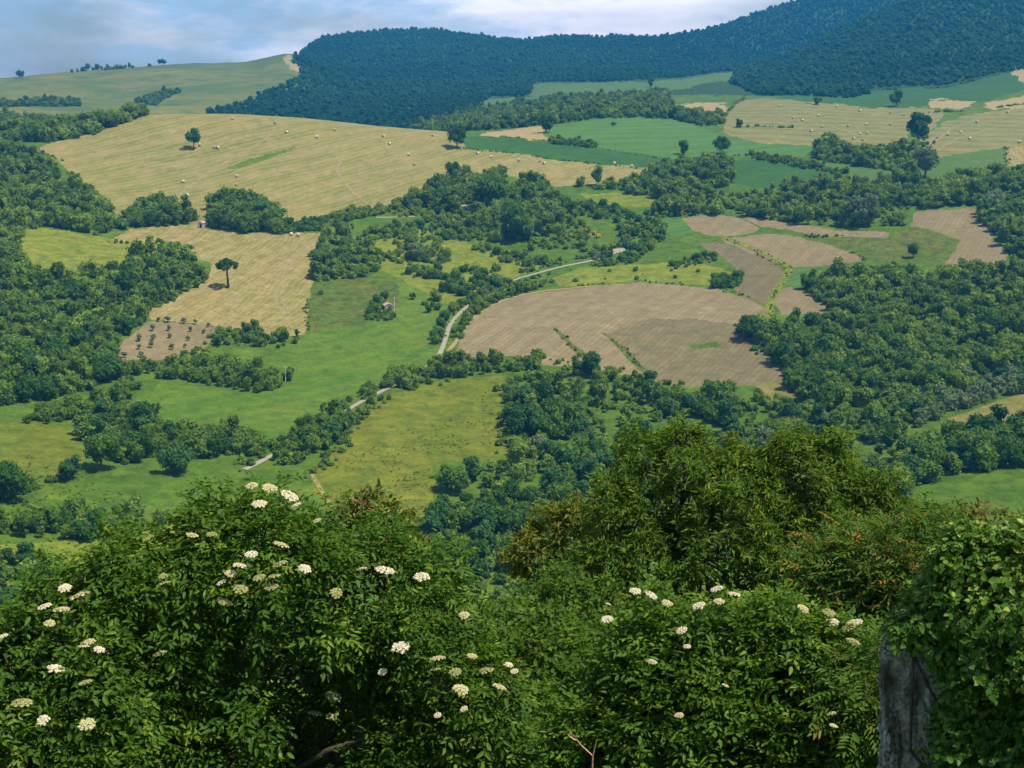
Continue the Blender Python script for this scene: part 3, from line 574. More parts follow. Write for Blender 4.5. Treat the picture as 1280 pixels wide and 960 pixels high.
# ------------------------------------------------------------------ vegetation patches of the valley
T_, S_ = 'tree', 'shrub'
PATCH = [
 # place phrase, kind, polygon of the canopy, spacing, scale range, tone weights (dark, mid, pale, blue, grey), crown height for inset
 ('in the wood below the upper hay field at the left edge', T_, [(-60,168),(0,170),(20,175),(60,200),(75,220),(110,230),(150,268),(162,290),(130,297),(70,284),(30,287),(20,300),(28,325),(60,342),(100,338),(160,333),(168,308),(225,305),(250,330),(262,352),(228,370),(185,388),(180,402),(150,428),(128,460),(175,450),(170,470),(100,490),(0,508),(-60,510)], 5.2, (.6,1.15), (4,5,1.6,2,.2), 5.5),
 ('in the wood crest at the upper left', T_, [(-60,133),(0,137),(110,126),(180,131),(192,141),(140,160),(115,170),(60,178),(-60,175)], 6.0, (.8,1.3), (3,5,2,2,0), 7),
 ('in the dark copse left of the small hut', T_, [(160,262),(180,246),(215,248),(243,265),(243,280),(200,284),(165,283)], 5, (.9,1.2), (6,3,0,1,0), 7),
 ('in the dark copse right of the small hut', T_, [(262,268),(270,248),(300,241),(335,250),(350,270),(348,292),(300,290),(262,284)], 5, (1.0,1.35), (6,3,0,1,0), 8),
 ('in the hedge line under the upper hay field', S_, [(345,278),(400,272),(440,257),(480,255),(480,268),(440,275),(400,288),(350,293)], 2.8, (.8,1.4), (4,4,1,1,0), 3),
 ('in the thicket right of the pine field', T_, [(390,318),(405,288),(440,275),(455,290),(480,318),(470,340),(440,349),(390,352)], 5, (.55,.95), (4,4,2,1,0), 5),
 ('on the scrubby slope below the hay field', S_, [(455,268),(500,248),(540,235),(575,240),(590,275),(640,300),(720,330),(690,335),(640,348),(590,372),(545,388),(520,380),(560,350),(500,346),(470,330)], 3.9, (.6,1.5), (2,4,4,1,.6), 3),
 ('in the tall clump at the middle of the valley', T_, [(500,250),(520,238),(570,205),(600,215),(640,212),(690,232),(700,290),(640,300),(590,275),(550,262)], 5, (.75,1.35), (4,4,1,2,0), 7),
 ('on the bushy slope right of the tall clump', T_, [(640,245),(700,245),(735,285),(730,315),(680,320),(630,320),(580,310),(560,280),(600,275)], 6, (.5,.95), (3,4,2,1,.3), 5),
 ('in the belt behind the ploughed plots', T_, [(685,232),(720,225),(800,218),(830,198),(900,195),(915,205),(915,232),(980,228),(1060,222),(1130,220),(1170,232),(1170,255),(1130,262),(1130,282),(1060,284),(1000,280),(930,270),(880,268),(830,272),(800,268),(830,250),(770,238)], 5.4, (.55,1.15), (3,5,2.5,2,.6), 5.5),
 ('along the scrub edge above the broom', S_, [(690,245),(740,250),(800,265),(835,275),(830,300),(790,330),(730,335),(740,310),(780,300),(770,275),(720,270)], 3.6, (.6,1.4), (4,4,2,1,.3), 3),
 ('in the wood strip at the right edge', T_, [(1165,225),(1230,208),(1340,205),(1340,335),(1262,318),(1240,285),(1212,256),(1150,262)], 5.6, (.7,1.2), (2,4,2,2,1), 6),
 ('in the wide wood right of the ploughed field', T_, [(918,400),(960,398),(1040,392),(1005,362),(1005,345),(1070,333),(1140,330),(1340,328),(1340,440),(1230,470),(1200,490),(1140,530),(1110,560),(1060,560),(1010,520),(985,478),(970,446),(932,424)], 5.0, (.55,1.1), (4,5,1.7,2,.2), 5.5),
 ('in the low wood below the ploughed field', T_, [(628,505),(640,472),(690,466),(735,447),(760,455),(800,470),(850,490),(880,482),(930,474),(965,490),(1010,505),(1060,545),(1130,560),(1130,640),(1100,660),(620,730),(560,690),(535,660),(538,590),(600,582),(645,570)], 5.0, (.45,1.0), (3,4,1.4,4,.6), 5.0),
 ('in the hedge under the pasture at the right', T_, [(1080,640),(1100,590),(1130,560),(1170,545),(1200,528),(1340,520),(1340,580),(1200,588),(1150,602)], 4.6, (.75,1.15), (5,3,.6,2,0), 6),
 ('in the olive row by the stubble field', S_, [(1100,530),(1130,505),(1180,480),(1230,440),(1280,420),(1340,410),(1340,480),(1250,495),(1190,515),(1150,535)], 4.4, (1.0,1.6), (0,.5,.5,3,4), 4),
 ('in the tree belt under the far forest', T_, [(500,160),(560,143),(600,134),(700,120),(835,112),(842,138),(905,140),(908,152),(880,160),(850,150),(800,147),(740,149),(690,157),(690,167),(640,161),(575,170),(540,166)], 6, (.6,1.1), (4,3,1,3,0), 6),
 ('in the copse between the hay fields at right', T_, [(1018,176),(1035,172),(1070,185),(1110,186),(1140,184),(1148,205),(1145,218),(1100,212),(1060,205),(1022,200)], 5, (.7,1.25), (2,4,2,2,2), 6),
 ('in the hedge row through the green crops', S_, [(940,188),(960,190),(1000,200),(1060,212),(1058,220),(1000,210),(940,198)], 4, (.7,1.3), (4,3,0,1,0), 3),
 ('in the dark shrub row on the green crop', S_, [(686,170),(745,177),(745,185),(690,180)], 3, (.8,1.2), (5,2,0,1,0), 2.5),
 ('in the copse beside the right hay field', T_, [(842,132),(880,145),(895,150),(900,160),(875,158),(840,148)], 5, (.5,.8), (4,3,0,1,0), 4),
 ('in the dark patch on the left far hill', T_, [(165,128),(185,118),(215,112),(235,112),(205,124),(195,132)], 6, (.7,1.0), (4,1,0,2,0), 5),
 ('in the line of trees at the foot of the left far hill', T_, [(0,128),(50,124),(100,125),(100,133),(0,134)], 6, (.7,1.0), (3,1,0,2,0), 5),
 ('in the grove on the crest of the left far hill', T_, [(86,90),(130,77),(167,72),(168,80),(130,86)], 6, (.7,1.0), (4,1,0,2,0), 5),
 ('in the long hedge below the olive plot', T_, [(158,466),(190,442),(250,438),(300,452),(366,460),(364,475),(325,492),(250,480),(190,470)], 4.2, (.5,.8), (4,3,.5,3,.4), 4.5),
 ('in the hedge along the terrace at left', T_, [(18,528),(60,502),(130,492),(165,472),(175,480),(170,492),(120,522),(60,530)], 4.2, (.4,.7), (3,3,.3,3,.3), 3.5),
 ('in the dense hedge clump on the left terraces', T_, [(92,538),(110,512),(140,502),(190,504),(198,550),(190,570),(155,582),(140,570),(100,548)], 4.4, (.6,.95), (3,1,0,5,.3), 5.5),
 ('in the straight hedge between the left meadows', T_, [(188,568),(200,540),(215,530),(300,532),(330,545),(328,568),(240,573)], 4.2, (.6,.8), (3,3,0,4,0), 5),
 ('in the hedge corner by the lone round tree', S_, [(-40,592),(0,585),(18,592),(20,608),(60,596),(66,602),(30,618),(-40,622)], 3.2, (.8,1.5), (4,3,0,2,0), 3),
 ('in the lower hedge at the left edge', T_, [(-40,640),(60,640),(150,625),(205,632),(202,660),(100,676),(40,672),(-40,672)], 4.2, (.4,.75), (3,4,.6,3,0), 4),
 ('in the lowest hedge at the left edge', T_, [(-40,695),(20,686),(50,694),(82,698),(78,716),(30,724),(-40,726)], 4, (.45,.7), (4,3,.3,2,0), 4),
 ('in the roadside thicket near the bend', T_, [(335,565),(380,522),(440,494),(450,500),(445,522),(410,560),(365,582),(340,580)], 4.2, (.5,.85), (4,2,.3,4,.3), 5),
 ('in the roadside hedge below the ploughed field', T_, [(465,486),(480,468),(535,448),(560,440),(600,444),(640,446),(675,442),(672,462),(600,470),(540,476),(480,492)], 4.2, (.45,.75), (4,4,1,1.5,0), 4),
 ('in the hedge hugging the road by the ploughed field', T_, [(568,428),(580,398),(600,378),(640,358),(690,348),(695,352),(660,366),(620,378),(590,396),(575,420)], 4, (.4,.65), (4,4,1,2,0), 3.5),
 ('on the left verge of the road', S_, [(540,425),(548,400),(560,385),(600,366),(640,346),(645,350),(600,376),(575,388),(556,410),(546,432)], 3, (.6,1.3), (3,4,2,2,.3), 2.5),
 ('around the little hut in the meadow', S_, [(458,398),(462,380),(470,370),(480,368),(482,378),(496,392),(494,399),(470,401)], 2.4, (.6,1.2), (2,4,1,1,0), 2.5),
 ('at the foot of the pine field', T_, [(262,432),(280,410),(320,403),(330,416),(345,418),(352,410),(372,412),(374,430),(330,434),(300,430)], 4, (.35,.65), (3,3,.3,3,.5), 4),
 ('at the corner of the yellow meadow', S_, [(888,358),(900,345),(918,338),(924,346),(922,359),(900,361)], 3, (.9,1.5), (4,2,0,2,0), 3),
 ('on the edge of the small ploughed plots', S_, [(838,330),(860,318),(892,314),(898,326),(870,332),(845,336)], 3, (.6,1.2), (3,3,1,2,0), 2.5),
 ('scattered over the yellow meadow', S_, [(700,352),(760,335),(860,333),(900,338),(860,350),(760,352)], 11, (.4,.9), (3,4,1,1,0), 2),
 ('in the gap between the bushes on the near slope', T_, [(520,640),(760,610),(800,640),(720,760),(600,800),(540,760)], 5.5, (.5,.9), (3,3,.6,4,.6), 4),
 ('on the near slope at the left edge', T_, [(-60,735),(60,728),(100,760),(40,800),(-60,820)], 5, (.45,.7), (4,2,0,3,0), 3),
]
NAMES = {'tree': 'broadleaf_tree', 'shrub': 'shrub'}
import collections
PENDING = collections.defaultdict(list)     # label -> [(u, object)] resolved at the end
ORD = ['', 'second', 'third', 'fourth', 'fifth', 'sixth', 'seventh', 'eighth', 'ninth', 'tenth']
CARD = ['', 'one', 'two', 'three', 'four', 'five', 'six', 'seven', 'eight', 'nine', 'ten', 'eleven', 'twelve', 'thirteen', 'fourteen', 'fifteen', 'sixteen', 'seventeen', 'eighteen']
def resolve_labels():
    for lab, L in PENDING.items():
        n = len(L)
        if n == 1 or n > 18: continue
        L.sort(key=lambda q: q[0])
        for i, (u, o) in enumerate(L):
            if n == 2: w = ('left', 'right')[i]+' one of two: '
            elif n == 3: w = ('leftmost', 'middle', 'rightmost')[i]+' of three: '
            elif i == 0: w = 'leftmost of '+CARD[n]+': '
            elif i == n-1: w = 'rightmost of '+CARD[n]+': '
            elif i < n/2 and i < 10: w = ORD[i]+' from left of '+CARD[n]+': '
            else: w = ORD[n-1-i]+' from right of '+CARD[n]+': '
            if len((w+lab).split()) <= 16: o['label'] = w+lab
TXT = {'dark': 'dark green', 'mid': 'mid green', 'pale': 'pale green', 'blue': 'bluish green', 'grey': 'greyish green', 'bloom': 'yellow flowering'}
cands = {'tree': [], 'shrub': []}
PLACE = ['the big left wood', 'the upper left wood', 'the copse left of hut', 'the copse right of hut', 'the hedge under hay', 'the pine field thicket', 'the scrubby middle slope',
 'the tall central clump', 'the slope beside clump', 'the belt above plots', 'the scrub beside broom', 'the right edge strip', 'the wide right wood', 'the lower middle wood',
 'the right pasture hedge', 'the olive row', 'the far tree belt', 'the baled fields copse', 'the crop hedge row', 'the crop shrub row', 'the small tan copse', 'the far hill patch',
 'the far hill foot', 'the far hill grove', 'the long left hedge', 'the terrace hedge', 'the terrace clump', 'the straight meadow hedge', 'the left corner hedge', 'the lower left hedge',
 'the lowest left hedge', 'the roadside bend thicket', 'the lower road hedge', 'the upper road hedge', 'the left road verge', 'the hut shrubs', 'the pine field foot', 'the yellow meadow corner',
 'the small plots edge', 'the yellow meadow', 'the near slope gap', 'the near left slope']
assert len(PLACE) == len(PATCH)
def seen_bits():
    out = []
    for pts in ([(553,437),(557,420),(562,406),(572,394),(584,383)], [(641,350),(655,345),(690,336),(720,331),(744,325)], [(770,318),(776,310)], [(474,490),(482,486)], [(440,508),(445,505)], [(320,580),(326,577)],[(336,571),(344,567)], [(577,256),(588,261)]):
        p = np.array(pts, float)
        t = np.linspace(0, len(p)-1, 24); out.append(np.stack([np.interp(t, range(len(p)), p[:, 0]), np.interp(t, range(len(p)), p[:, 1])], 1))
    return np.concatenate(out)
SEEN = seen_bits()
TW_UNDER = (1, 5, 5, .5, .2)
def add_cands(pi, place, kind, P, u, v, hp, sc, tw, seed, keep=None):
    rng = np.random.default_rng(seed)
    tw = np.array(tw, float)*[.6, 1.25, 1.2, .7, 1.]; tw /= tw.sum()
    # tones come in drifts, with some strays
    drift = vnoise(P[:, 0]/28, P[:, 1]/28, 40+pi)+.5
    q = np.clip(.45*drift+.55*rng.random(len(P)), 0, .999); q = np.argsort(np.argsort(q))/max(len(q), 1)
    tone = np.minimum(np.searchsorted(np.cumsum(tw), q), 4)
    S = sc[0]*.85+(sc[1]*1.12-sc[0]*.85)*rng.random(len(P))**1.5
    if len(u):
        ur = np.argsort(np.argsort(u))/len(u); vr = np.argsort(np.argsort(v))/len(u)
    for i in range(len(P)):
        r = math.hypot(P[i, 0], P[i, 1])
        hh_ = S[i]*(7.6 if kind == 'tree' else 2.8)*F/r; ww_ = S[i]*(3.6 if kind == 'tree' else 1.9)*F/r
        if ((np.abs(SEEN[:, 0]-u[i]) < ww_*.9) & (SEEN[:, 1] < v[i]+1.5) & (SEEN[:, 1] > v[i]-hh_*.95)).any() and not (S[i] < .5 and rng.random() < .22): continue
        hid = fg_hidden(u[i], v[i]-1.3*hp[i]-14)
        off = u[i] < -25 or u[i] > 1305
        pos = ('far', '', 'near')[int(vr[i]*2.999)]+' '+('left', 'middle', 'right')[int(ur[i]*2.999)]
        cands[kind].append((P[i], S[i], TONES[tone[i]], pi, S[i]*(8 if kind == 'tree' else 3)/r*(0 if hid or off or keep == 0 else 1), u[i], ' '.join(pos.split())))
gi = [k for k, q in enumerate(PATCH) if 'grove on the crest' in q[0]][0]
gu = np.array([90, 97, 104, 110, 116, 122, 127, 132, 137, 142, 147, 152, 157, 162, 166, 120, 135, 150]); 
gP = np.array([gp(q, np.interp(q, [88, 130, 168], [89, 84, 81]), 1100) for q in gu])
add_cands(gi, '', 'tree', gP, gu.astype(float), gu*0+84., gu*0+7., (.75, 1.15), (4, 1, 0, 2, 0), 4999)
for pi, (place, kind, poly, spc, sc, tw, hh) in enumerate(PATCH):
    if pi == gi: continue
    rmin = 150 if 'near slope' in place or 'left edge' in place else 240
    rmax = 1150
    if 'far hill' in place: rmin, rmax = 1100, 2400
    if 'far forest' in place: rmin, rmax = 900, 1700
    P, u, v, hp = scatter(poly, spc*(.8 if 'scattered' not in place else 1), hh, rmin, rmax, 26000, 1000+pi)
    if (kind == 'tree' and rmax < 1200 and len(P) > 60) or 'scrubby' in place:
        k_ = vnoise(P[:, 0]/19, P[:, 1]/19, 35)+.6*vnoise(P[:, 0]/7, P[:, 1]/7, 36) > (-.1 if 'scrubby' in place else -.03 if 'slope' in place else -.45 if 'wide wood' in place or 'at the left edge' in place else -.27); P, u, v, hp = P[k_], u[k_], v[k_], hp[k_]
    add_cands(pi, place, kind, P, u, v, hp, sc, tw, 2000+pi)
    if kind == 'tree' and rmax < 1200:      # undergrowth between the trees
        P, u, v, hp = scatter(poly, 3.3, 1.6, rmin, rmax, 22000, 3000+pi); k_ = vnoise(P[:, 0]/16, P[:, 1]/16, 33)+.5*vnoise(P[:, 0]/5, P[:, 1]/5, 34) > -.02; P, u, v, hp = P[k_], u[k_], v[k_], hp[k_]
        add_cands(pi, place, 'shrub', P, u, v, hp, (.7, 1.35), TW_UNDER, 4000+pi, keep=0)
# low uncut growth along field edges, ditches and the road
EDGES = [([(575,185),(640,192),(700,200),(760,206),(816,213)], 2, .3), ([(572,172),(640,172),(690,178),(760,187),(840,200)], 2, .22),
 ([(40,187),(70,198),(115,244),(140,262)], 4, .5), ([(571,441),(590,447),(668,448),(740,458),(800,470),(850,483)], 5, .5), ([(920,405),(936,425),(971,447),(998,467)], 5, .6),
 ([(690,411),(715,432),(736,452)], 2, .25), ([(752,417),(785,439),(806,466)], 2, .25), ([(700,360),(745,356),(800,352),(850,355),(900,361),(940,374)], 3, .3),
 ([(384,420),(384,385),(390,350)], 2, .3), ([(262,352),(228,370),(185,388)], 4, .5), ([(140,303),(200,303),(228,308),(245,320)], 4, .5), ([(390,595),(430,552),(455,516),(490,493),(560,474)], 4, .5),
 ([(905,160),(945,158),(990,160)], 3, .5), ([(1137,160),(1150,170),(1158,190)], 6, .6), ([(1160,141),(1215,139),(1285,130)], 4, .5), ([(905,146),(930,122)], 3, .4), ([(1258,208),(1258,183)], 2, .3),
 ([(900,196),(960,193),(1060,212)], 3, .4), ([(880,303),(915,300),(960,318),(990,336),(978,352),(962,380),(966,402)], 2, .25), ([(940,316),(985,336)], 2, .25), ([(1010,296),(1060,314),(1082,325)], 3, .4),
 ([(310,590),(345,570),(400,545),(440,512),(478,494)], 5, .8), ([(300,584),(340,562),(395,535),(436,502),(470,484)], 4, .7), ([(505,483),(535,468),(552,448)], 5, .8), ([(548,430),(556,402),(578,380),(610,360),(640,345),(690,331),(745,320)], 5, .6), ([(566,428),(572,404),(592,384),(618,368),(646,354),(695,340),(748,329)], 4, .6),
 ([(1120,640),(1148,600),(1200,586),(1280,580)], 4, .5), ([(1085,113),(1180,110),(1250,93)], 6, .7), ([(632,472),(632,510),(640,575)], 6, .7), ([(22,640),(20,612),(110,592)], 4, .5), ([(250,440),(265,425),(268,408)], 3, .4), ([(1000,296),(1110,292)], 3, .4)]
for k, (pts, wd, sc) in enumerate(EDGES):
    A = unproject([q[0] for q in pts], [q[1] for q in pts], 240)[:, :2]; A = A[np.isfinite(A[:, 0])]
    d = np.concatenate([[0], np.cumsum(np.hypot(*np.diff(A, axis=0).T))]); rng = np.random.default_rng(6000+k)
    n = int(d[-1]/max(1.1, sc*2.0)); t_ = rng.uniform(0, d[-1], n)
    t_ = t_[vnoise(t_/14, t_*0+k, 71) > -.22]; n = len(t_)
    X = np.interp(t_, d, A[:, 0])+rng.normal(size=n)*wd*.35; Y = np.interp(t_, d, A[:, 1])+rng.normal(size=n)*wd*.35
    P = np.stack([X, Y, ground_z(X, Y)], 1); u, v = to_pix(*P.T)
    add_cands(0, '', 'shrub', P, u, v, u*0, (sc*.5, sc*1.5), (3, 5, 3, 1, .3), 6500+k, keep=0)
rng = np.random.default_rng(777)
n_ = 2600; r_ = 34+190*rng.random(n_)**.8; a_ = rng.uniform(-R(48), R(48), n_)
P = np.stack([r_*np.sin(a_), r_*np.cos(a_), r_*0], 1); P[:, 2] = ground_z(P[:, 0], P[:, 1])
k_ = vnoise(P[:, 0]/14, P[:, 1]/14, 73)+.5*vnoise(P[:, 0]/5, P[:, 1]/5, 74) > -.12; P = P[k_]; u, v = to_pix(*P.T)
add_cands(0, '', 'shrub', P, u, v, u*0, (.5, 1.3), (3, 5, 2, 1, .2), 7777, keep=0)
print('veg', {k: len(x) for k, x in cands.items()})
def size_word(s, lo, hi):
    f = (s-lo)/max(hi-lo, 1e-6)
    return 'small' if f < .33 else ('middling' if f < .7 else 'large')
for kind, L in cands.items():
    L.sort(key=lambda c: -c[4])
    ind = [c for c in L[:285] if c[4] > 0]; rest = L[len(ind):]
    for i, (p, s, tn, pi, _, u_, pos) in enumerate(ind):
        sc = PATCH[pi][4]; place = PLACE[pi]
        o = link(NAMES[kind], PROTO[kind, tn, i % 3], loc=(p[0], p[1], p[2]-.1))
        o.rotation_euler = (0, 0, random.uniform(0, 6.28)); z = random.uniform(.85, 1.15)
        o.scale = (s*random.uniform(.9, 1.15), s*random.uniform(.9, 1.15), s*z)
        lab = f"{size_word(s, *sc)} {TXT[tn]} {'tree' if kind == T_ else 'shrub'}, {pos} of {place}"
        tag(o, lab, kind, ('trees in ' if kind == T_ else 'shrubs in ')+place); PENDING[lab].append((u_, o))
    for tn in []: pass
    # the rest of the kind, as one object
    if rest:
        A = np.array([c[0] for c in rest]); S = np.array([c[1] for c in rest])
        tv = np.array([{'dark': .02, 'blue': .12, 'mid': .45, 'pale': 1.05, 'grey': .8}[c[2]] for c in rest])+.12*np.random.default_rng(3).normal(size=len(rest))
        m = leaf_mat('leaf_wood_'+kind, (.02,.085,.010), (.22,.325,.038), .34, .6, .1)
        o = merged('woodland' if kind == T_ else 'scrub', kind, A[:, 0], A[:, 1], A[:, 2], S, m, tv, 77)
        tag(o, 'green broadleaf woods filling the hollows between the fields' if kind == T_ else 'low green scrub between the fields and woods', 'woodland' if kind == T_ else 'scrub', kind='stuff')

# forest on the mountains: reads as one mass
FOREST = [(365,77),(372,60),(385,30),(420,-300),(1330,-300),(1330,80),(1250,91),(1180,107),(1120,108),(1085,112),(1088,118),(1060,123),(1000,119),(950,120),(912,104),(918,88),(850,97),(760,102),(668,103),(660,121),(612,121),(594,134),(560,152),(500,162),(440,158),(400,152),(340,145),(250,143),(300,128),(350,108),(379,92)]
P, u, v, hp = scatter(FOREST, 6.5, 9, 1060, 2790, 330000, 5, inset=.3)
rng = np.random.default_rng(8)
tv = np.clip(.42+1.1*vnoise(P[:, 0]/110, P[:, 1]/110, 60)+1.0*vnoise(P[:, 0]/380, P[:, 1]/500, 61)+.16*rng.normal(size=len(P)), 0, 1)
print('forest', len(P))
mfar = leaf_mat('leaf_far_forest', (.008,.042,.011), (.042,.12,.028), .3, .7, .05)
tag(merged('forest', 'far', P[:, 0], P[:, 1], P[:, 2], rng.uniform(.55, 1.0, len(P))+.75*rng.random(len(P))**5, mfar, tv, 9), 'dense dark forest covering the far mountain ridges', 'forest', kind='stuff')

# ------------------------------------------------------------------ lone trees
def round_tree(u, v, hpx, label, tone='dark', wide=.45, name='field_tree', seed=0, base=.22, group=None, rmin=240):
    p = gp(u, v, rmin); r = math.hypot(p[0], p[1]); h = hpx*F*0+hpx*r/F*1.03
    rng = np.random.default_rng(900+seed)
    t = tag(empty(name, (p[0], p[1], p[2])), label, 'tree', group)
    nq = int(np.clip(hpx*45, 250, 1600)); rad = h*wide
    V, T, Qd, tn = crown_geo(rng, rad, h*(.5+base/2), h*(.5-base/2), 12, int(nq*1.2), max(.16, h*.042), ICO1, 1.)
    V[:, 2] = np.maximum(V[:, 2], h*.05)
    link('crown', mesh_np('crown', V, [T, Qd], [LM[tone]], tone=tn), t)
    tv, tq = tube([(0, 0, -.4), (.02*h, .01*h, h*.2), (-.01*h, 0, h*.45), (.02*h, 0, h*.7)], [h*.035, h*.028, h*.02, h*.008], 8)
    Vs = [tv]; Qs = [tq]; off = len(tv)
    for k in range(5):
        a = k*1.257+rng.random(); z0 = h*(.3+.07*k)
        bv, bq = tube([(0, 0, z0), (math.cos(a)*rad*.35, math.sin(a)*rad*.35, z0+h*.13), (math.cos(a)*rad*.7, math.sin(a)*rad*.7, z0+h*.2)], [h*.014, h*.01, h*.004], 5)
        Vs.append(bv); Qs.append(bq+off); off += len(bv)
    link('trunk', mesh_np('trunk', np.concatenate(Vs), [np.concatenate(Qs)], [BARK], smooth=True), t)
    return t
LONE = [
 (242,187,23,'small round lone tree near the top of the striped hay field','dark',.42),
 (571,185,25,'dark round tree where the hay field meets the green crop','dark',.46),
 (567,223,21,'round tree on the lower rim of the hay field above the tall clump','dark',.5),
 (1146,180,36,'big dark tree in the gully between the two baled hay fields','dark',.4),
 (1156,221,38,'pale grey feathery tree at the foot of the baled hay fields','grey',.42),
 (902,192,21,'dark round tree beside the farm track through the green crops','dark',.5),
 (1120,133,18,'dark tree standing on the green field under the right mountain','dark',.5),
 (1141,322,19,'single dark bushy tree on the pasture among the ploughed plots','dark',.48),
 (998,281,20,'dark round tree at the top edge of the ploughed plots','dark',.5),
 (924,159,10,'little dark tree at the left corner of the baled hay field','dark',.6),
 (854,193,16,'dark round tree at the lower right of the light green crop','dark',.55),
 (682,166,22,'dark tree at the end of the bare soil sliver','dark',.48),
 (723,175,7,'tiny dark bush left of the shrub row on the green crop','dark',.6),
 (767,157,5,'tiny bush on the top of the light green crop','dark',.7),
 (813,109,11,'small dark tree on the pale meadow under the far forest','dark',.45),
 (744,130,8,'small tree at the lower rim of the pale far meadow','dark',.5),
 (1022,131,10,'small dark tree at the top of the baled hay field','dark',.55),
 (26,95,9,'tiny round tree on the left end of the far hill crest','dark',.55),
 (203,80,8,'tiny tree right of the grove on the far hill crest','dark',.7),
 (187,80,4,'tiny bush beside the tree on the far hill crest','dark',.9),
 (126,588,50,'large rounded bright green tree in the hedge of the left meadows','mid',.46),
 (218,592,38,'pair of bushy grey green tree crowns standing in front of the straight hedge','blue',.6),
 (86,600,30,'low round bush left of the large rounded tree','blue',.8),
 (8,625,45,'dark round tree cut by the left frame edge above the lower hedge','dark',.6),
 (646,300,42,'tall round tree in the middle of the central clump','mid',.55),
 (612,262,44,'tall broad tree at the top of the central clump','mid',.6),
 (665,232,18,'flat topped dark tree on the field rim above the central clump','dark',.95),
 (545,255,20,'dark round tree at the left end of the central clump','dark',.5),
 (656,545,44,'dark round tree at the left edge of the low wood','blue',.5),
 (742,470,30,'dark bushy tree poking over the lower rim of the ploughed field','dark',.6),
 (935,425,32,'dark bushy tree at the left tip of the wide wood','dark',.55),
 (1241,262,26,'grey green feathery tree in the strip at the right edge','grey',.5),
 (1080,283,36,'pale grey green tree at the lower rim of the belt behind the plots','grey',.5),
 (270,432,12,'low bush at the lower left tip of the pine field','dark',1.0),
 (520,325,22,'pale grey willow on the scrubby slope below the hay field','grey',.6),
 (516,374,9,'single small bush right of the little hut','mid',.6),
 (402,368,6,'single low bush at the corner of the dark meadow patch','mid',.9),
 (348,435,5,'tiny round bush under the foot of the pine field','dark',.6),
 (536,390,11,'small dark bush on the meadow left of the road','dark',.6),
]
for k, (u, v, h, lab, tn, w) in enumerate(LONE):
    rm = 1100 if 'far hill crest' in lab else 240
    round_tree(u, v, h, lab, tn, w, 'field_tree' if h > 8 else 'bush', k, .18 if w < .55 else 0., rmin=rm)

# the umbrella pine
p = gp(285, 360); r = math.hypot(p[0], p[1]); hp_ = 38*r/F*1.03
pine = tag(empty('umbrella_pine', tuple(p)), 'lone umbrella pine with a flat crown on a tall bare trunk in the tan field', 'tree')
rng = np.random.default_rng(31)
Vs, Ts, Qs, To = [], [], [], []; off = 0
for k in range(16):
    a = k*2.4; q = math.sqrt(k/16)*hp_*.33
    c = np.array([math.cos(a)*q, math.sin(a)*q, hp_*.86-.62*q*q/(hp_*.33)])
    V, T, Qd, tn = crown_geo(rng, hp_*.15, 0, hp_*.10, 4, 130, hp_*.028)
    Vs.append(V+c); Ts.append(T+off); Qs.append(Qd+off); To.append(tn); off += len(V)
link('crown', mesh_np('crown', np.concatenate(Vs), [np.concatenate(Ts), np.concatenate(Qs)], [LM['dark']], tone=np.concatenate(To)), pine)
Vs, Qs, off = [], [], 0
tr_ = [([(0,0,-.3),(.1,0,hp_*.25),(-.05,.1,hp_*.52),(.05,0,hp_*.6)], [hp_*.042, hp_*.036, hp_*.03, hp_*.026])]
for k in range(7):
    a = k*.9; tr_.append(([(0,0,hp_*.55),(math.cos(a)*hp_*.1, math.sin(a)*hp_*.1, hp_*.68),(math.cos(a)*hp_*.25, math.sin(a)*hp_*.25, hp_*.77)], [hp_*.014, hp_*.01, hp_*.005]))
for pp, rr in tr_:
    V, q = tube(pp, rr, 8); Vs.append(V); Qs.append(q+off); off += len(V)
link('trunk', mesh_np('trunk', np.concatenate(Vs), [np.concatenate(Qs)], [BARK], smooth=True), pine)

# young olives on the ploughed plot
OL = [(198,402),(212,403),(232,404),(243,406),(258,408),(190,415),(213,412),(240,416),(255,415),(172,428),(190,424),(213,424),(238,424),(190,436),(213,436),(172,438),(232,434),(158,448),(178,446)]
for k, (u, v) in enumerate(OL):
    t = round_tree(u+2.5*math.sin(k*5.1), v+1.5*math.sin(k*3.3), 5.5+2.*((k*7) % 4)/2, 'young grey green olive tree planted on the small ploughed plot', 'grey', .5, 'olive_tree', 60+k, .2, 'young olives on the ploughed plot'); t['label'] = 'young grey green olive in the '+('back' if v < 409 else 'front' if v > 430 else 'middle')+' rows of the small ploughed plot'; PENDING[t['label']].append((u+v*.01, t))
# flowering broom
BR = [(737,296),(743,293),(748,297),(733,291),(712,296),(978,243),(988,240),(996,243),(566,278)]
for k, (u, v) in enumerate(BR):
    p = gp(u, v, 240)
    o = link('broom_shrub', PROTO['broom', 'bloom', k % 3], loc=tuple(p)); o.rotation_euler = (0, 0, k*1.3); s = .75+.1*(k % 4); o.scale = (s, s, s)
    tag(o, 'yellow flowering broom ' + ('beside the grassy clearing left of the road end' if k < 4 else 'standing alone left of the broom clump' if k == 4 else 'in the belt behind the ploughed plots' if k < 8 else 'on the bushy slope under the tall clump'), 'shrub', 'flowering broom on the slopes'); PENDING[o['label']].append((u, o))

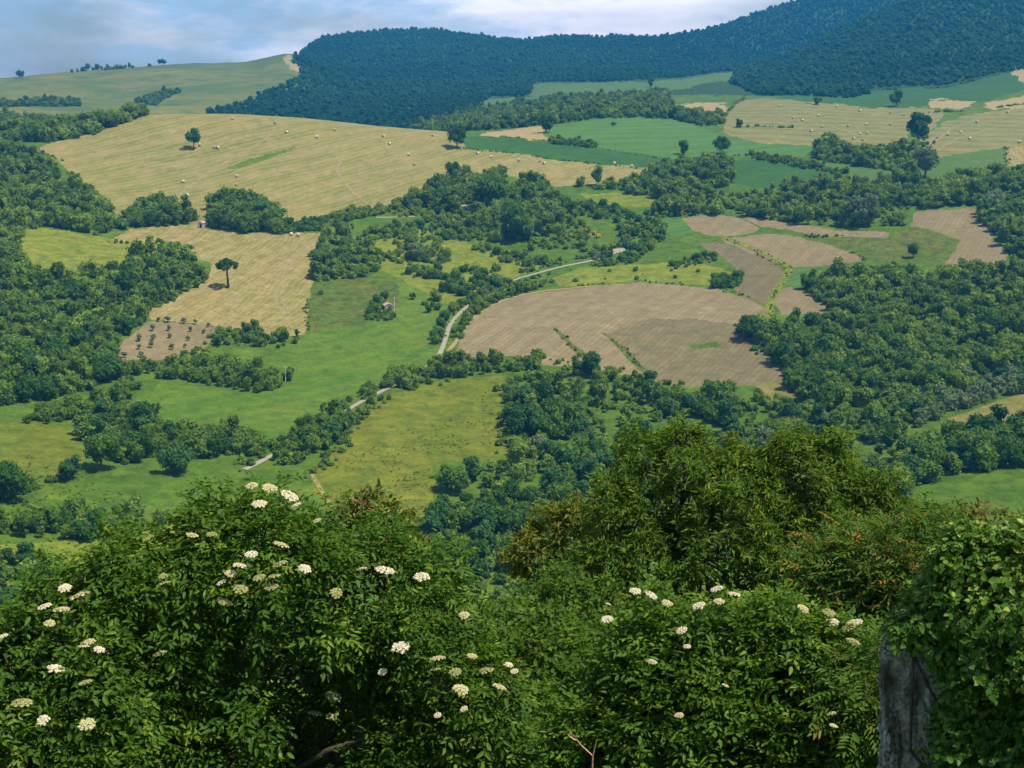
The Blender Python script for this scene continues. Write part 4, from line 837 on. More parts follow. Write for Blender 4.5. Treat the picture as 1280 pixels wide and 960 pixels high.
# ------------------------------------------------------------------ hay bales
STRAW = plain_mat('straw', (.50,.42,.26), (.66,.58,.42), 3., bump=.6)
STRAWE = plain_mat('straw_end', (.36,.28,.16), (.48,.38,.24), 5., bump=.6)
def bale_mesh():
    n = 20; L = .75; Rb = .85; V = []; mi = []; Fq = []; Ft = []
    prof = [(-L, .0), (-L-.02, Rb*.55), (-L, Rb*.93), (-L*.9, Rb), (0, Rb*1.015), (L*.9, Rb), (L, Rb*.93), (L+.02, Rb*.55), (L, 0.)]
    for x, q in prof:
        for i in range(n):
            a = i*2*math.pi/n; V.append((x, q*math.cos(a)*(1+.012*math.sin(5*a+x*3)), max(q*math.sin(a)+Rb*.95, .0)))
    for k in range(len(prof)-1):
        for i in range(n):
            Fq.append((k*n+i, k*n+(i+1) % n, (k+1)*n+(i+1) % n, (k+1)*n+i)); mi.append(1 if k in (0, 1, 6, 7) else 0)
    return mesh_np('hay_bale', V, [Fq], [STRAW, STRAWE], mi, smooth=True)
BM = bale_mesh()
BALES_L = [(201,140.5),(291,148),(344,153),(358,165),(396,171),(250,181),(268,184),(272,184.5),(229,227),(296,220),(296,231),(234,244),(364,293),(373,294),(419,162),(479,170),(487,179.5),(511,193),(518,205),(541,169),(597,191.5),(614,196),(649,200),(675,201.5),(680,204),(768,204),(790,207.6),(649,171)]
BALES_R = [(991,147),(1003,150),(1023,144),(1028,158),(1060,157),(1075,138),(1083,155),(1113,155),(1113,141),(1067,172.7),(1075,167),(1084,166),(1078,174.7),(1014,163.6),(1201,165),(1185,168),(1172,171.7),(1221,152),(1212,173),(1274,177),(1151,177),(1259,140),(1046,132.5),(975,132),(1130,143)]
def bale_label(i, u, v, left):
    if not left:
        return 'pale round hay bale on the right hay field beyond the gully' if u > 1145 else 'pale round hay bale on the tan hay field under the right mountain'
    if 360 < u < 380 and v > 280: return ('left' if u < 370 else 'right') + ' one of two round bales at the top of the pine field'
    if u < 215: return 'pale round hay bale on the crest at the left end of the hay field'
    if u < 260 and v < 190: return 'pale round hay bale just right of the small lone tree'
    if u < 275 and v < 190: return 'one of two round bales lying together right of the small lone tree'
    if u == 649 and v < 180: return 'pale round hay bale on the bare soil sliver beside the green crop'
    if v > 240: return 'pale round hay bale lowest on the left of the striped hay field'
    if u < 235: return 'pale round hay bale on the worn track left of the grass strip'
    if u < 300 and v > 200: return ('upper' if v < 225 else 'lower')+' of two round bales below the lush grass strip'
    if u > 585: return 'pale round hay bale on the narrow hay field tongue below the green crop'
    return 'pale round hay bale scattered on the upper striped hay field'
for i, (u, v) in enumerate(BALES_L+BALES_R):
    p = gp(u, v+1.5, 240)
    if not np.isfinite(p[0]): continue
    o = link('hay_bale', BM, loc=(p[0], p[1], p[2]+.02)); o.rotation_euler = (0, 0, (i*2.39) % 3.14)
    s = .95; o.scale = (s, s, s)
    tag(o, bale_label(i, u, v, i < len(BALES_L)), 'hay bale', 'round hay bales on the mown fields'); PENDING[o['label']].append((u, o))

# ------------------------------------------------------------------ little huts, poles
WALLM = plain_mat('rubble_wall', (.45,.42,.36), (.62,.58,.52), 2.5)
ROOFM = plain_mat('roof_tile', (.42,.25,.16), (.55,.38,.27), 4.)
DARKM = plain_mat('dark_door_wood', (.03,.025,.02), (.05,.04,.03), 4.)  # near-black brown wood of the hut doors
CONC = plain_mat('concrete_pole', (.55,.53,.50), (.66,.64,.6), 3.)
def box_geo(c, s):
    c = np.array(c); s = np.array(s)/2
    V = np.array([[x, y, z] for x in (-1, 1) for y in (-1, 1) for z in (-1, 1)])*s+c
    return V, np.array([[0,1,3,2],[4,6,7,5],[0,4,5,1],[2,3,7,6],[0,2,6,4],[1,5,7,3]])
def hut(u, v, w, d, h, rot, label):
    p = gp(u, v, 240); t = tag(empty('stone_hut', (p[0], p[1], p[2]-.1)), label, 'hut'); t.rotation_euler = (0, 0, rot)
    # walls with a gable
    V = np.array([[-w/2,-d/2,-.3],[w/2,-d/2,-.3],[w/2,d/2,-.3],[-w/2,d/2,-.3],[-w/2,-d/2,h],[w/2,-d/2,h],[w/2,d/2,h],[-w/2,d/2,h],[0,-d/2,h+w*.25],[0,d/2,h+w*.25]])
    link('wall', mesh_np('wall', V, [[[1,2,6,5],[3,0,4,7],[0,1,5,4],[2,3,7,6]], [[4,5,8],[6,7,9]]], [WALLM]), t)
    e = .25; k = .12; zr_ = h+w*.25
    RV = []; RF = []
    for sgn in (-1, 1):
        o = len(RV); xo = sgn*(w/2+e); zo = h-e*.5
        for y in (-d/2-e, d/2+e):
            RV += [(0, y, zr_+.02), (xo, y, zo+.02), (xo, y, zo+k), (0, y, zr_+k+.02)]
        RF += [[o,o+1,o+2,o+3],[o+4,o+7,o+6,o+5],[o,o+4,o+5,o+1],[o+1,o+5,o+6,o+2],[o+2,o+6,o+7,o+3]]
    link('roof', mesh_np('roof', RV, [RF], [ROOFM]), t)
    V, q = box_geo((0, -d/2-.02, 1.), (.9, .06, 2.0)); link('door', mesh_np('door', V, [q], [DARKM]), t)
    return t
hut(485, 388, 3.2, 3.6, 2.4, .35, 'little pale stone hut among shrubs in the green meadow')
hut(253, 284, 2.6, 3.0, 2.3, -.3, 'tiny stone hut between the two dark copses below the hay field')
def pole(u, v, hpx, label):
    p = gp(u, v, 240); r = math.hypot(p[0], p[1]); h = hpx*r/F
    t = tag(empty('utility_pole', (p[0], p[1], p[2])), label, 'pole')
    V, q = tube([(0,0,-.5),(0,0,h*.5),(0,0,h)], [.17,.14,.10], 8); link('post', mesh_np('post', V, [q], [CONC], smooth=True), t)
    V, q = box_geo((0, 0, h-.35), (1.3, .1, .12)); link('crossarm', mesh_np('crossarm', V, [q], [CONC]), t)
pole(493, 388, 17, 'pale concrete pole beside the little hut in the meadow')
pole(357, 477, 20, 'pale concrete pole at the end of the long hedge below the olive plot')

exec_fg = True
# ================================================================== FOREGROUND
LEAFM = {
 'elder': leaf_mat('elder_leaf', (.012,.06,.005), (.13,.26,.018), .42, .5, .2, tip=(.22,.32,.03), tip_rng=(.8, 1.05)),
 'willow': leaf_mat('almond_leaf', (.02,.075,.005), (.15,.265,.018), .42, .5, .2, tip=(.27,.30,.028), tip_rng=(.78, 1.)),
 'sumac': leaf_mat('ailanthus_leaf', (.03,.10,.010), (.14,.25,.028), .42, .55, .2, tip=(.36,.20,.04), tip_rng=(.78, .98)),
 'bramble': leaf_mat('bramble_leaf', (.02,.075,.006), (.16,.27,.02), .42, .55, .2, tip=(.29,.35,.04), tip_rng=(.8, 1.)),
 'ivy': leaf_mat('ivy_leaf', (.010,.055,.006), (.115,.25,.022), .36, .45, .28, tip=(.30,.38,.05), tip_rng=(.72, 1.)),
 'bronze': leaf_mat('bronze_leaf', (.08,.13,.012), (.23,.26,.03), .42, .55, .2, tip=(.33,.25,.045), tip_rng=(.7, 1.)),
 'red': leaf_mat('red_young_leaf', (.06,.12,.016), (.15,.21,.03), .42, .55, .2, tip=(.36,.15,.08), tip_rng=(.6, .9)),
}
STEM = plain_mat('green_stem', (.10,.10,.04), (.16,.14,.07), 8.)
TWIG = plain_mat('grey_twig', (.05,.042,.032), (.13,.112,.085), 10., stretch=(1,1,.3))
# one leaf: base at origin, along +y to 1, width along x
LEAF_V = np.array([(0,0,0),(0,.35,-.06),(0,.7,-.05),(0,1,.0),(-.42,.3,.06),(-.36,.66,.07),(.42,.3,.06),(.36,.66,.07)])
LEAF_F = np.array([(0,6,1),(1,6,7),(1,7,2),(2,7,3),(0,1,4),(1,5,4),(1,2,5),(2,3,5)])
IVY_V = np.array([(0,0,0),(0,.35,-.05),(0,.7,-.03),(0,1,-.06),(-.46,.2,.05),(-.40,.55,.06),(.46,.2,.05),(.40,.55,.06)])
def leaves(O, D, N, L, W, tone, shape=LEAF_V):
    """O origins, D directions, N approximate normals (n,3); L, W (n,)"""
    D = unit(D); S = unit(np.cross(D, N)); N2 = np.cross(S, D)
    sh = shape
    V = O[:, None]+D[:, None]*(sh[None, :, 1:2]*L[:, None, None])+S[:, None]*(sh[None, :, 0:1]*W[:, None, None])+N2[:, None]*(sh[None, :, 2:3]*L[:, None, None])
    V = V-np.array([0, 0, 1.])*((sh[None, :, 1:2]**2)*.10*L[:, None, None])
    n = len(O)
    Fc = (LEAF_F[None]+(np.arange(n)*8)[:, None, None]).reshape(-1, 3)
    return V.reshape(-1, 3), Fc, np.repeat(tone, 8)

class Blobs:
    def __init__(s, defs, rng):
        """defs: (u, v, pixel radius, distance)"""
        s.c = np.array([at_dist(u, v, d) for u, v, q, d in defs]); s.r = np.array([q*math.hypot(d, 0)*1.12/F for u, v, q, d in defs])
        s.rng = rng
    clump = .55
    def points(s, n, lo=.72, hi=1.05, cull=.72, up=.25):
        w = s.r**2; w = w/w.sum(); out_p, out_d = [], []; got = 0
        while got < n:
            k = s.rng.choice(len(s.r), n, p=w)
            d = unit(s.rng.normal(size=(n, 3))+[0, 0, up])
            bump = 1+.16*np.sin(d[:, 0]*7+k)+.12*np.sin(d[:, 2]*9+d[:, 1]*5+2*k)
            p = s.c[k]+d*(s.r[k]*bump*s.rng.uniform(lo, hi, n))[:, None]
            dist = np.linalg.norm(p[:, None]-s.c[None], axis=2)/s.r[None]
            dist[np.arange(n), k] = 9
            ok = (dist > cull).all(1) & (p[:, 2] > ground_z(p[:, 0], p[:, 1])+.05)
            # leaves gather in sprays with dark gaps between; the inside stays evenly filled
            q_ = s.clump; x, y, z = p.T
            g = vnoise(x/q_+.7*z/q_, y/q_-.6*z/q_, 21)+.7*vnoise(z/q_*1.4+3, (x+.5*y)/q_*1.1, 22)
            rr = np.linalg.norm(p-s.c[k], axis=1)/s.r[k]
            ok &= (g > .0+.2*(s.rng.random(n)-.5)) | (rr < lo+.28*(hi-lo))
            out_p.append(p[ok]); out_d.append(d[ok]); got += ok.sum()
        return np.concatenate(out_p)[:n], np.concatenate(out_d)[:n]
    def hit(s, u, v, grow=1.04):
        a, T = pix_dir(u, v); dr = unit(np.array([math.sin(a), math.cos(a), float(T)])); o = np.array([0, 0, EYE])
        best = None
        for c, r in zip(s.c, s.r):
            oc = o-c; b = oc@dr; q = b*b-(oc@oc-(r*grow)**2)
            if q < 0: continue
            t = -b-math.sqrt(q)
            if t > 0 and (best is None or t < best): best = t
        if best is None:
            t = min(np.linalg.norm(c-o) for c in s.c) if len(s.c) else 9
            d = np.array([np.linalg.norm(np.cross(c-o, dr))-r for c, r in zip(s.c, s.r)]); k = d.argmin(); best = (s.c[k]-o)@dr
        return o+dr*best

def shoots(B, n, rng, length, nleaf, kind):
    """leafy shoots pointing outward; each bears nleaf leaves. returns leaf origins, dirs, normals, shoot id, position along"""
    P, D = B.points(n)
    ax = unit(D*.9+np.array([0, 0, .7])+.45*rng.normal(size=(n, 3)))
    return P, ax

def ring_dirs(ax, ang, lift):
    """direction leaving the axis ax at azimuth ang, lifted along the axis by lift"""
    a = unit(np.cross(ax, np.array([.31, .27, .91]))); b = np.cross(ax, a)
    return unit(a*np.cos(ang)[:, None]+b*np.sin(ang)[:, None]+ax*lift[:, None])

def compound_plant(B, rng, n, pairs_on_shoot, shoot_len, leaf_len, n_pairs, lf_len, lf_wid, droop, tone_base=(.15,.75), tip_young=.5):
    """shoots with opposite pinnate leaves (elder, ailanthus)"""
    P, ax = shoots(B, n, rng, shoot_len, 0, '')
    st = rng.uniform(*tone_base, n)
    Vs, Fs, Ts = [], [], []; off = 0
    def add(V, Fc, t):
        nonlocal off
        Vs.append(V); Fs.append(Fc+off); Ts.append(t); off += len(V)
    for k in range(pairs_on_shoot):
        f = (k+.5)/pairs_on_shoot
        for side in (0, 1):
            ang = rng.uniform(0, .5, n)+k*1.57+side*math.pi
            o = P+ax*(shoot_len*(f-.6)*rng.uniform(.85, 1.15, n))[:, None]
            d = ring_dirs(ax, ang, .25+.9*f**2*np.ones(n)+.15*rng.normal(size=n))
            d = unit(d-np.array([0, 0, droop])*(1-f))
            Ll = leaf_len*rng.uniform(.7, 1.2, n)*(1-.45*f**3)
            nn = unit(np.cross(np.cross(d, np.array([0, 0, 1.])+.35*rng.normal(size=(n, 3))), d)); sd = np.cross(d, nn)
            tone = np.clip(st*.6+rng.random(n)*.35+tip_young*.35*f**2, 0, 1.05)
            for j in range(n_pairs+1):
                g = .35+.65*(j+.0)/max(n_pairs, 1)
                oo = o+d*(Ll*g)[:, None]-np.array([0, 0, 1.])*(Ll*g*g*droop*.35)[:, None]
                ll = lf_len*(Ll/leaf_len)*rng.uniform(.85, 1.15, n); ww = lf_wid*(Ll/leaf_len)*rng.uniform(.85, 1.15, n)
                if j == n_pairs:
                    add(*leaves(oo, d-np.array([0, 0, .25]), nn+.2*rng.normal(size=(n, 3)), ll, ww, tone))
                else:
                    for sgn in (-1, 1):
                        dd = unit(d*.75+sd*sgn-np.array([0, 0, .22])+.12*rng.normal(size=(n, 3)))
                        add(*leaves(oo, dd, nn+.25*rng.normal(size=(n, 3)), ll, ww, np.clip(tone+.08*rng.normal(size=n), 0, 1.05)))
    return np.concatenate(Vs), np.concatenate(Fs), np.concatenate(Ts), P, ax

def simple_plant(B, rng, n, per, shoot_len, lf_len, lf_wid, droop, shape=LEAF_V, tone_base=(.1,.8), tip_young=.6, face_out=.0, lo=.72, hi=1.05, tonefun=None):
    """shoots with single alternate leaves (almond, bramble, ivy)"""
    P, D = B.points(n, lo, hi)
    ax = unit(D*.8+np.array([0, 0, .5-droop])+.5*rng.normal(size=(n, 3)))
    st = rng.uniform(*tone_base, n)
    if tonefun is not None: st = np.clip(st+tonefun(P), 0, 1)
    Vs, Fs, Ts = [], [], []; off = 0
    for k in range(per):
        f = (k+.5)/per
        o = P+ax*(shoot_len*(f-.5))-np.array([0, 0, 1.])*(droop*shoot_len*f*f)
        d = ring_dirs(ax, rng.uniform(0, 6.28, n), .35+.6*f*np.ones(n))
        d = unit(d-np.array([0, 0, 1.])*droop*rng.uniform(.6, 1.4, n)[:, None])
        nn = unit(np.array([0, 0, .6])+D*(.5+face_out)+.5*rng.normal(size=(n, 3)))
        s = rng.uniform(.65, 1.25, n)
        V, Fc, t = leaves(o, d, nn, lf_len*s, lf_wid*s*rng.uniform(.8, 1.15, n), np.clip(st*.6+rng.random(n)*.35+tip_young*.3*f*f, 0, 1.05), shape)
        Vs.append(V); Fs.append(Fc+off); Ts.append(t); off += len(V)
    return np.concatenate(Vs), np.concatenate(Fs), np.concatenate(Ts), P, ax

def branch_geo(B, base, P, rng, nsub, r0, n=5):
    Vs, Qs = [], []; off = 0
    def add(pp, rr, nn=n):
        nonlocal off
        V, q = tube(pp, rr, nn); Vs.append(V); Qs.append(q+off); off += len(V)
    for c in B.c:
        mid = base*.5+c*.5+rng.normal(size=3)*.12*np.linalg.norm(c-base)*np.array([1, 1, .3])
        add([base+rng.normal(size=3)*[.12, .12, 0], mid, c], [r0, r0*.7, r0*.4], 7)
    for i in rng.choice(len(P), min(nsub, len(P)), replace=False):
        k = np.linalg.norm(B.c-P[i], axis=1).argmin(); c = B.c[k]
        m = c*.45+P[i]*.55+rng.normal(size=3)*.12*B.r[k]
        add([c*.9+P[i]*.1, m, P[i]], [r0*.32, r0*.2, r0*.09], 4)
    return np.concatenate(Vs), np.concatenate(Qs)

def plant(name, label, cat, base, V, Fc, tone, leafm, bgeo=None, bmat=None, leafname='foliage', bname='branches', group=None):
    t = tag(empty(name, tuple(base)), label, cat, group)
    b = np.array(base)
    link(leafname, mesh_np(leafname, V-b, [Fc], [leafm], tone=tone, smooth=True), t)
    if bgeo is not None: link(bname, mesh_np(bname, bgeo[0]-b, [bgeo[1]], [bmat or TWIG], smooth=True), t)
    return t
def foot(u, d):
    a, _ = pix_dir(u, 800); x, y = d*math.sin(a), d*math.cos(a)
    return np.array([x, y, float(ground_z(x, y))])

# ---- flower heads
FLW = plain_mat('elder_flower', (.64,.57,.38), (.82,.75,.56), 60., rough=.8, bump=.1)
FLC = plain_mat('elder_flower_cream', (.52,.47,.23), (.66,.60,.34), 60., rough=.8, bump=.1)
FLO = plain_mat('elder_flower_bud', (.30,.32,.11), (.42,.42,.17), 60., rough=.8, bump=.1)
def umbel(seed, mat, dens=170):
    rng = np.random.default_rng(seed); Vs, Qs, Ms = [], [], []; off = 0
    nsub = 17
    subs = [(0, 0)]+[(math.cos(a)*q, math.sin(a)*q) for q, m in ((.5, 6), (.92, 10)) for a in np.arange(m)*2*math.pi/m+rng.random()*.6]
    for sx, sy in subs:
        sx += rng.normal()*.06; sy += rng.normal()*.06
        for k in range(dens//nsub+8):
            a = rng.random()*6.28; q = math.sqrt(rng.random())*.27
            x, y = sx+math.cos(a)*q, sy+math.sin(a)*q
            z = .30-.24*(x*x+y*y)+.10*(1-(q/.27)**2)+rng.normal()*.03
            th = rng.random()*1.57; s = rng.uniform(.075, .11); tl = rng.normal(size=2)*.4
            # five-petalled floret drawn as two crossed petal blades
            for th2 in (th, th+.79):
                c, sn = math.cos(th2)*s, math.sin(th2)*s
                quad = np.array([(x-c, y-sn, z), (x+sn*.45, y-c*.45, z+.012), (x+c, y+sn, z), (x-sn*.45, y+c*.45, z+.012)])
                quad[:, 2] += (quad[:, 0]-x)*tl[0]+(quad[:, 1]-y)*tl[1]
                Vs.append(quad); Qs.append(np.array([[0,1,2,3]])+off); Ms.append(0); off += 4
        # solid mass added under the open florets, to brighten heads dulled by self-shadow
        th = np.arange(8)*math.pi/4; rr_ = .2
        ring = np.stack([sx+np.cos(th)*rr_, sy+np.sin(th)*rr_, np.full(8, .24)-.24*((sx+np.cos(th)*rr_)**2+(sy+np.sin(th)*rr_)**2)], 1)
        low_ = ring*[1, 1, 1]-[0, 0, .06]; top_ = ring*.5+np.array([sx, sy, 0])*.5; top_[:, 2] = .32-.24*(sx*sx+sy*sy)
        Vs.append(np.concatenate([low_, ring, top_])); qq = [[a*8+b, a*8+(b+1) % 8, (a+1)*8+(b+1) % 8, (a+1)*8+b] for a in (0, 1) for b in range(8)]+[[16, 18, 20, 22], [16, 17, 18, 18][:3]+[18]]
        qq = qq[:-1]; Qs.append(np.array(qq)+off); Ms += [0]*len(qq); off += 24
        V, q = tube([(0, 0, -.75), (sx*.3, sy*.3, -.25), (sx, sy, .28-.24*(sx*sx+sy*sy))], [.045, .028, .014], 4)
        Vs.append(V); Qs.append(q+off); Ms += [1]*len(q); off += len(V)
    return mesh_np('flower_head', np.concatenate(Vs), [np.concatenate(Qs)], [mat, STEM], Ms)
UMB = {'w': [umbel(1, FLW), umbel(2, FLW)], 'c': [umbel(3, FLC), umbel(4, FLC)], 'o': [umbel(5, FLO, 120), umbel(6, FLO, 120)]}
def add_flowers(root, B, lst, grow=1.1):
    rb = np.array(root.location)
    for i, (u, v, s, kd) in enumerate(lst):
        p = B.hit(u, v, 1.05); e_ = np.array([0, 0, EYE]); p = p+unit(e_-p)*.27; dist = np.linalg.norm(p-e_)
        o = link('flower_head', UMB[kd][i % 2], root, tuple(p-rb))
        q = s*dist/F*.375
        q *= .82+.32*((i*7) % 10)/10; o.scale = (q, q, q*.85)
        # heads face up and outward, towards the light and the open side
        o.rotation_euler = (R(9+17*math.sin(i*1.7)), R(14*math.sin(i*2.3)), i*1.1)
        lab = {'w': 'open white flower head', 'c': 'creamy half open flower head', 'o': 'olive green flower head in bud'}[kd]
        o['label'] = lab

# ---- left elder
rng = np.random.default_rng(41)
BL = Blobs([(320,700,84,10.2),(235,735,84,10.2),(155,752,72,10.1),(85,800,70,9.9),(330,850,140,11.7),(200,870,110,10.2),(100,890,95,9.5),(410,735,95,10.3),(480,740,80,10.6),(538,816,78,10.3),(470,870,120,10.9),(590,880,70,10),(400,970,110,11.3),(20,860,80,9.6),(0,940,95,9.3),(90,960,80,9.3),(-60,880,90,9.6),(250,960,110,9.8),(530,945,85,10.2),(470,975,80,10.0),(350,985,90,11.),(590,960,60,9.9)], rng)
V, Fc, tn, P, ax = compound_plant(BL, rng, 2600, 3, .32, .20, 2, .085, .040, .35, (.0,1.), .9)
bs = foot(300, 10.6)
elder = plant('elder_bush', 'wide dark green elder bush with many cream flower heads at the lower left', 'bush', bs, V, Fc, tn, LEAFM['elder'], branch_geo(BL, bs, P, rng, 260, .035))
FL_L = [(324,630,27,'w'),(362,620,26,'w'),(337,610,24,'c'),(315,607,22,'c'),(371,631,13,'w'),(396,651,13,'c'),(240,669,20,'c'),(264,668,14,'o'),(351,681,24,'c'),(350,705,26,'o'),(300,707,26,'w'),(314,693,18,'w'),(381,711,20,'w'),(289,717,20,'c'),(324,722,18,'o'),(343,720,18,'c'),(277,728,18,'w'),(300,736,22,'o'),(339,734,20,'o'),(281,753,26,'o'),(452,711,20,'c'),(481,713,28,'w'),(527,721,26,'w'),(420,741,22,'o'),(81,735,17,'w'),(56,758,20,'w'),(77,762,26,'c'),(99,745,26,'c'),(62,779,15,'c'),(4,795,14,'w'),(124,812,20,'w'),(105,808,14,'w'),(70,836,24,'w'),(112,802,18,'c'),(54,900,16,'w'),(109,906,24,'c'),(107,853,22,'o'),(28,879,26,'o'),(206,729,16,'c'),(204,720,14,'o'),(200,817,24,'o'),(416,870,22,'o'),(394,892,24,'o'),(414,896,20,'o'),(501,809,25,'w'),(478,840,14,'w'),(580,769,18,'c'),(548,823,20,'c'),(590,820,16,'c'),(544,837,20,'o'),(569,840,22,'o'),(608,838,22,'o'),(576,862,24,'c'),(625,859,24,'c'),(636,831,12,'w'),(643,839,12,'w'),(580,886,14,'w'),(547,894,10,'w')]
add_flowers(elder, BL, FL_L)

# ---- right elder
rng = np.random.default_rng(42)
BR_ = Blobs([(820,800,52,8.9),(775,850,50,9.0),(905,800,55,8.8),(985,815,55,8.8),(1045,820,38,8.9),(850,890,95,8.7),(960,890,95,8.6),(760,930,65,8.6),(880,960,100,8.4),(1010,950,85,8.3)], rng)
V, Fc, tn, P, ax = compound_plant(BR_, rng, 1250, 3, .30, .19, 2, .082, .039, .3, (.0,1.), .9)
bs = foot(900, 9.0)
elder2 = plant('elder_bush', 'smaller elder bush with white flower heads in front of the leafy tree', 'bush', bs, V, Fc, tn, LEAFM['elder'], branch_geo(BR_, bs, P, rng, 160, .03))
FL_R = [(794,739,21,'w'),(814,744,19,'w'),(834,754,18,'c'),(759,774,21,'w'),(874,757,19,'w'),(852,788,17,'w'),(814,827,20,'c'),(859,808,10,'w'),(760,755,9,'w'),(896,736,21,'w'),(918,743,24,'w'),(899,752,16,'c'),(1004,761,18,'c'),(1036,766,22,'o'),(1040,778,18,'w'),(1069,778,22,'w'),(1061,784,24,'o'),(1066,802,18,'o'),(849,894,13,'c'),(907,857,11,'w'),(1040,892,18,'c'),(1042,907,12,'w')]
add_flowers(elder2, BR_, FL_R, 1.14)

# ---- leafy tree in the middle
rng = np.random.default_rng(43)
Blobs.clump = .8
BT = Blobs([(840,600,72,19),(800,640,58,18.6),(905,600,48,19.3),(935,640,82,18.8),(1010,600,66,19.2),(1065,640,62,19),(1000,690,85,18.4),(880,700,85,18.2),(810,720,70,18),(1110,670,56,18.8),(1165,690,48,19),(950,760,90,17.8),(790,790,60,17.6),(1040,760,80,18),(860,560,36,19.3),(1030,565,34,19.3)], rng)
V, Fc, tn, P, ax = simple_plant(BT, rng, 6800, 9, .34, .115, .036, .34, tone_base=(.0,1.))
bs = foot(930, 20)
bt = branch_geo(BT, bs, P, rng, 260, .09)
plant('almond_tree', 'big round leafy tree with narrow drooping leaves in the near middle', 'tree', bs, V, Fc, tn, LEAFM['willow'], bt, TWIG, 'crown', 'trunk')

Blobs.clump = .55
# ---- bronze shrub left of that tree
rng = np.random.default_rng(44)
BZ = Blobs([(705,672,44,20.5),(740,660,36,20.6),(668,690,30,20.3)], rng)
V, Fc, tn, P, ax = simple_plant(BZ, rng, 900, 7, .3, .11, .045, .3)
bs = foot(705, 20.6)
plant('bronze_shrub', 'yellowish bronze leaved shrub left of the big leafy tree', 'shrub', bs, V, Fc, tn, LEAFM['bronze'], branch_geo(BZ, bs, P, rng, 40, .03))

# ---- bramble bank between elders and tree
rng = np.random.default_rng(45)
BB = Blobs([(695,752,58,17.5),(645,785,42,17),(612,800,28,16.5),(720,790,70,16),(660,810,60,14.5),(620,830,45,13.5),(700,850,60,13),(740,870,60,12),(660,900,70,11.5),(700,940,60,10.5),(620,940,60,10.6),(570,960,60,10.9),(650,985,60,9.8),(720,985,55,9.8),(760,830,60,14)], rng)
V, Fc, tn, P, ax = simple_plant(BB, rng, 3600, 7, .32, .085, .055, .25, face_out=.4)
bs = foot(680, 13)
plant('bramble_thicket', 'tangled bramble bank filling the dip between the two elder bushes', 'thicket', bs, V, Fc, tn, LEAFM['bramble'], branch_geo(BB, bs, P, rng, 120, .02))

# ---- ailanthus with reddish tips
rng = np.random.default_rng(46)
BA = Blobs([(1060,735,48,13.6),(1110,720,50,13.4),(1160,700,40,13.6),(1090,770,50,13.2),(1040,770,36,13.5),(1150,745,40,13.2),(1070,690,24,13.8)], rng)
V, Fc, tn, P, ax = compound_plant(BA, rng, 300, 3, .30, .46, 5, .10, .034, .5, (.2,.8), .9)
bs = foot(1090, 13.8)
plant('ailanthus_tree', 'young ailanthus tree with rust red tips behind the ivy wall', 'tree', bs, V, Fc, tn, LEAFM['sumac'], branch_geo(BA, bs, P, rng, 50, .035), TWIG, 'crown', 'trunk')

rng = np.random.default_rng(47)
BS = Blobs([(1065,860,34,8.3),(1085,900,36,8.1),(1095,840,24,8.4)], rng)
V, Fc, tn, P, ax = compound_plant(BS, rng, 46, 3, .22, .36, 6, .075, .026, .5, (.2,.8), .8)
bs = foot(1078, 8.5)
plant('ailanthus_sapling', 'small ailanthus sapling with feathery leaves left of the stone wall', 'sapling', bs, V, Fc, tn, LEAFM['sumac'], branch_geo(BS, bs, P, rng, 10, .015))

# ---- rust-leaved shrub behind, right
rng = np.random.default_rng(48)
BX = Blobs([(1205,648,26,17),(1235,660,30,17),(1265,660,30,17),(1180,665,24,17),(1215,715,48,16.8),(1270,720,48,16.8),(1330,690,55,17),(1240,790,60,16.5),(1310,780,65,16.5),(1400,720,65,17),(1480,740,70,17),(1390,820,75,16.4),(1500,830,80,16.4)], rng)
V, Fc, tn, P, ax = simple_plant(BX, rng, 2200, 6, .3, .10, .05, .3)
bs = foot(1225, 17.2)
plant('rusty_shrub', 'rust tinged shrub above the ivy wall at the right edge', 'shrub', bs, V, Fc, tn, LEAFM['red'], branch_geo(BX, bs, P, rng, 40, .03))

# ---- red young shrub behind the left elder
rng = np.random.default_rng(49)
BY = Blobs([(458,650,30,12),(490,665,30,12),(430,665,30,12)], rng)
V, Fc, tn, P, ax = simple_plant(BY, rng, 260, 7, .3, .08, .04, .15)
bs = foot(458, 12.2)
plant('red_tipped_shrub', 'shrub with pinkish red young leaves rising behind the left elder', 'shrub', bs, V, Fc, tn, LEAFM['red'], branch_geo(BY, bs, P, rng, 40, .03))

# ---- stone wall and ivy
def stone_mat():
    m, nt = newmat('weathered_stone')
    tc = node(nt, 'ShaderNodeTexCoord')
    def mp_(sc):
        q = node(nt, 'ShaderNodeMapping'); q.inputs['Scale'].default_value = sc; nt.links.new(tc.outputs['Object'], q.inputs['Vector']); return q.outputs['Vector']
    a = noise(nt, mp_((22, 22, 2.4)), 1., 8, .7, .5); b = noise(nt, mp_((1, 1, .7)), 55, 6, .75); c = noise(nt, mp_((1, 1, 1)), 2.5, 3, .5)
    h = mth(nt, 'ADD', mth(nt, 'MULTIPLY', a, .55), mth(nt, 'MULTIPLY', b, .45))
    col = mixc(nt, ramp(nt, h, .43, .57), (.10,.095,.08), (.78,.75,.67))
    col = mixc(nt, ramp(nt, c, .52, .66), col, (.20,.17,.11), 'MIX')
    col = mixc(nt, ramp(nt, b, .58, .70), col, (.56,.55,.51))
    bs = node(nt, 'ShaderNodeBsdfPrincipled'); bs.inputs['Roughness'].default_value = .95; bs.inputs['Specular IOR Level'].default_value = .15
    nt.links.new(col, bs.inputs['Base Color'])
    bp = node(nt, 'ShaderNodeBump'); bp.inputs['Strength'].default_value = 1.; bp.inputs['Distance'].default_value = .05
    nt.links.new(h, bp.inputs['Height']); nt.links.new(bp.outputs[0], bs.inputs['Normal'])
    out = node(nt, 'ShaderNodeOutputMaterial'); nt.links.new(bs.outputs[0], out.inputs[0]); return m
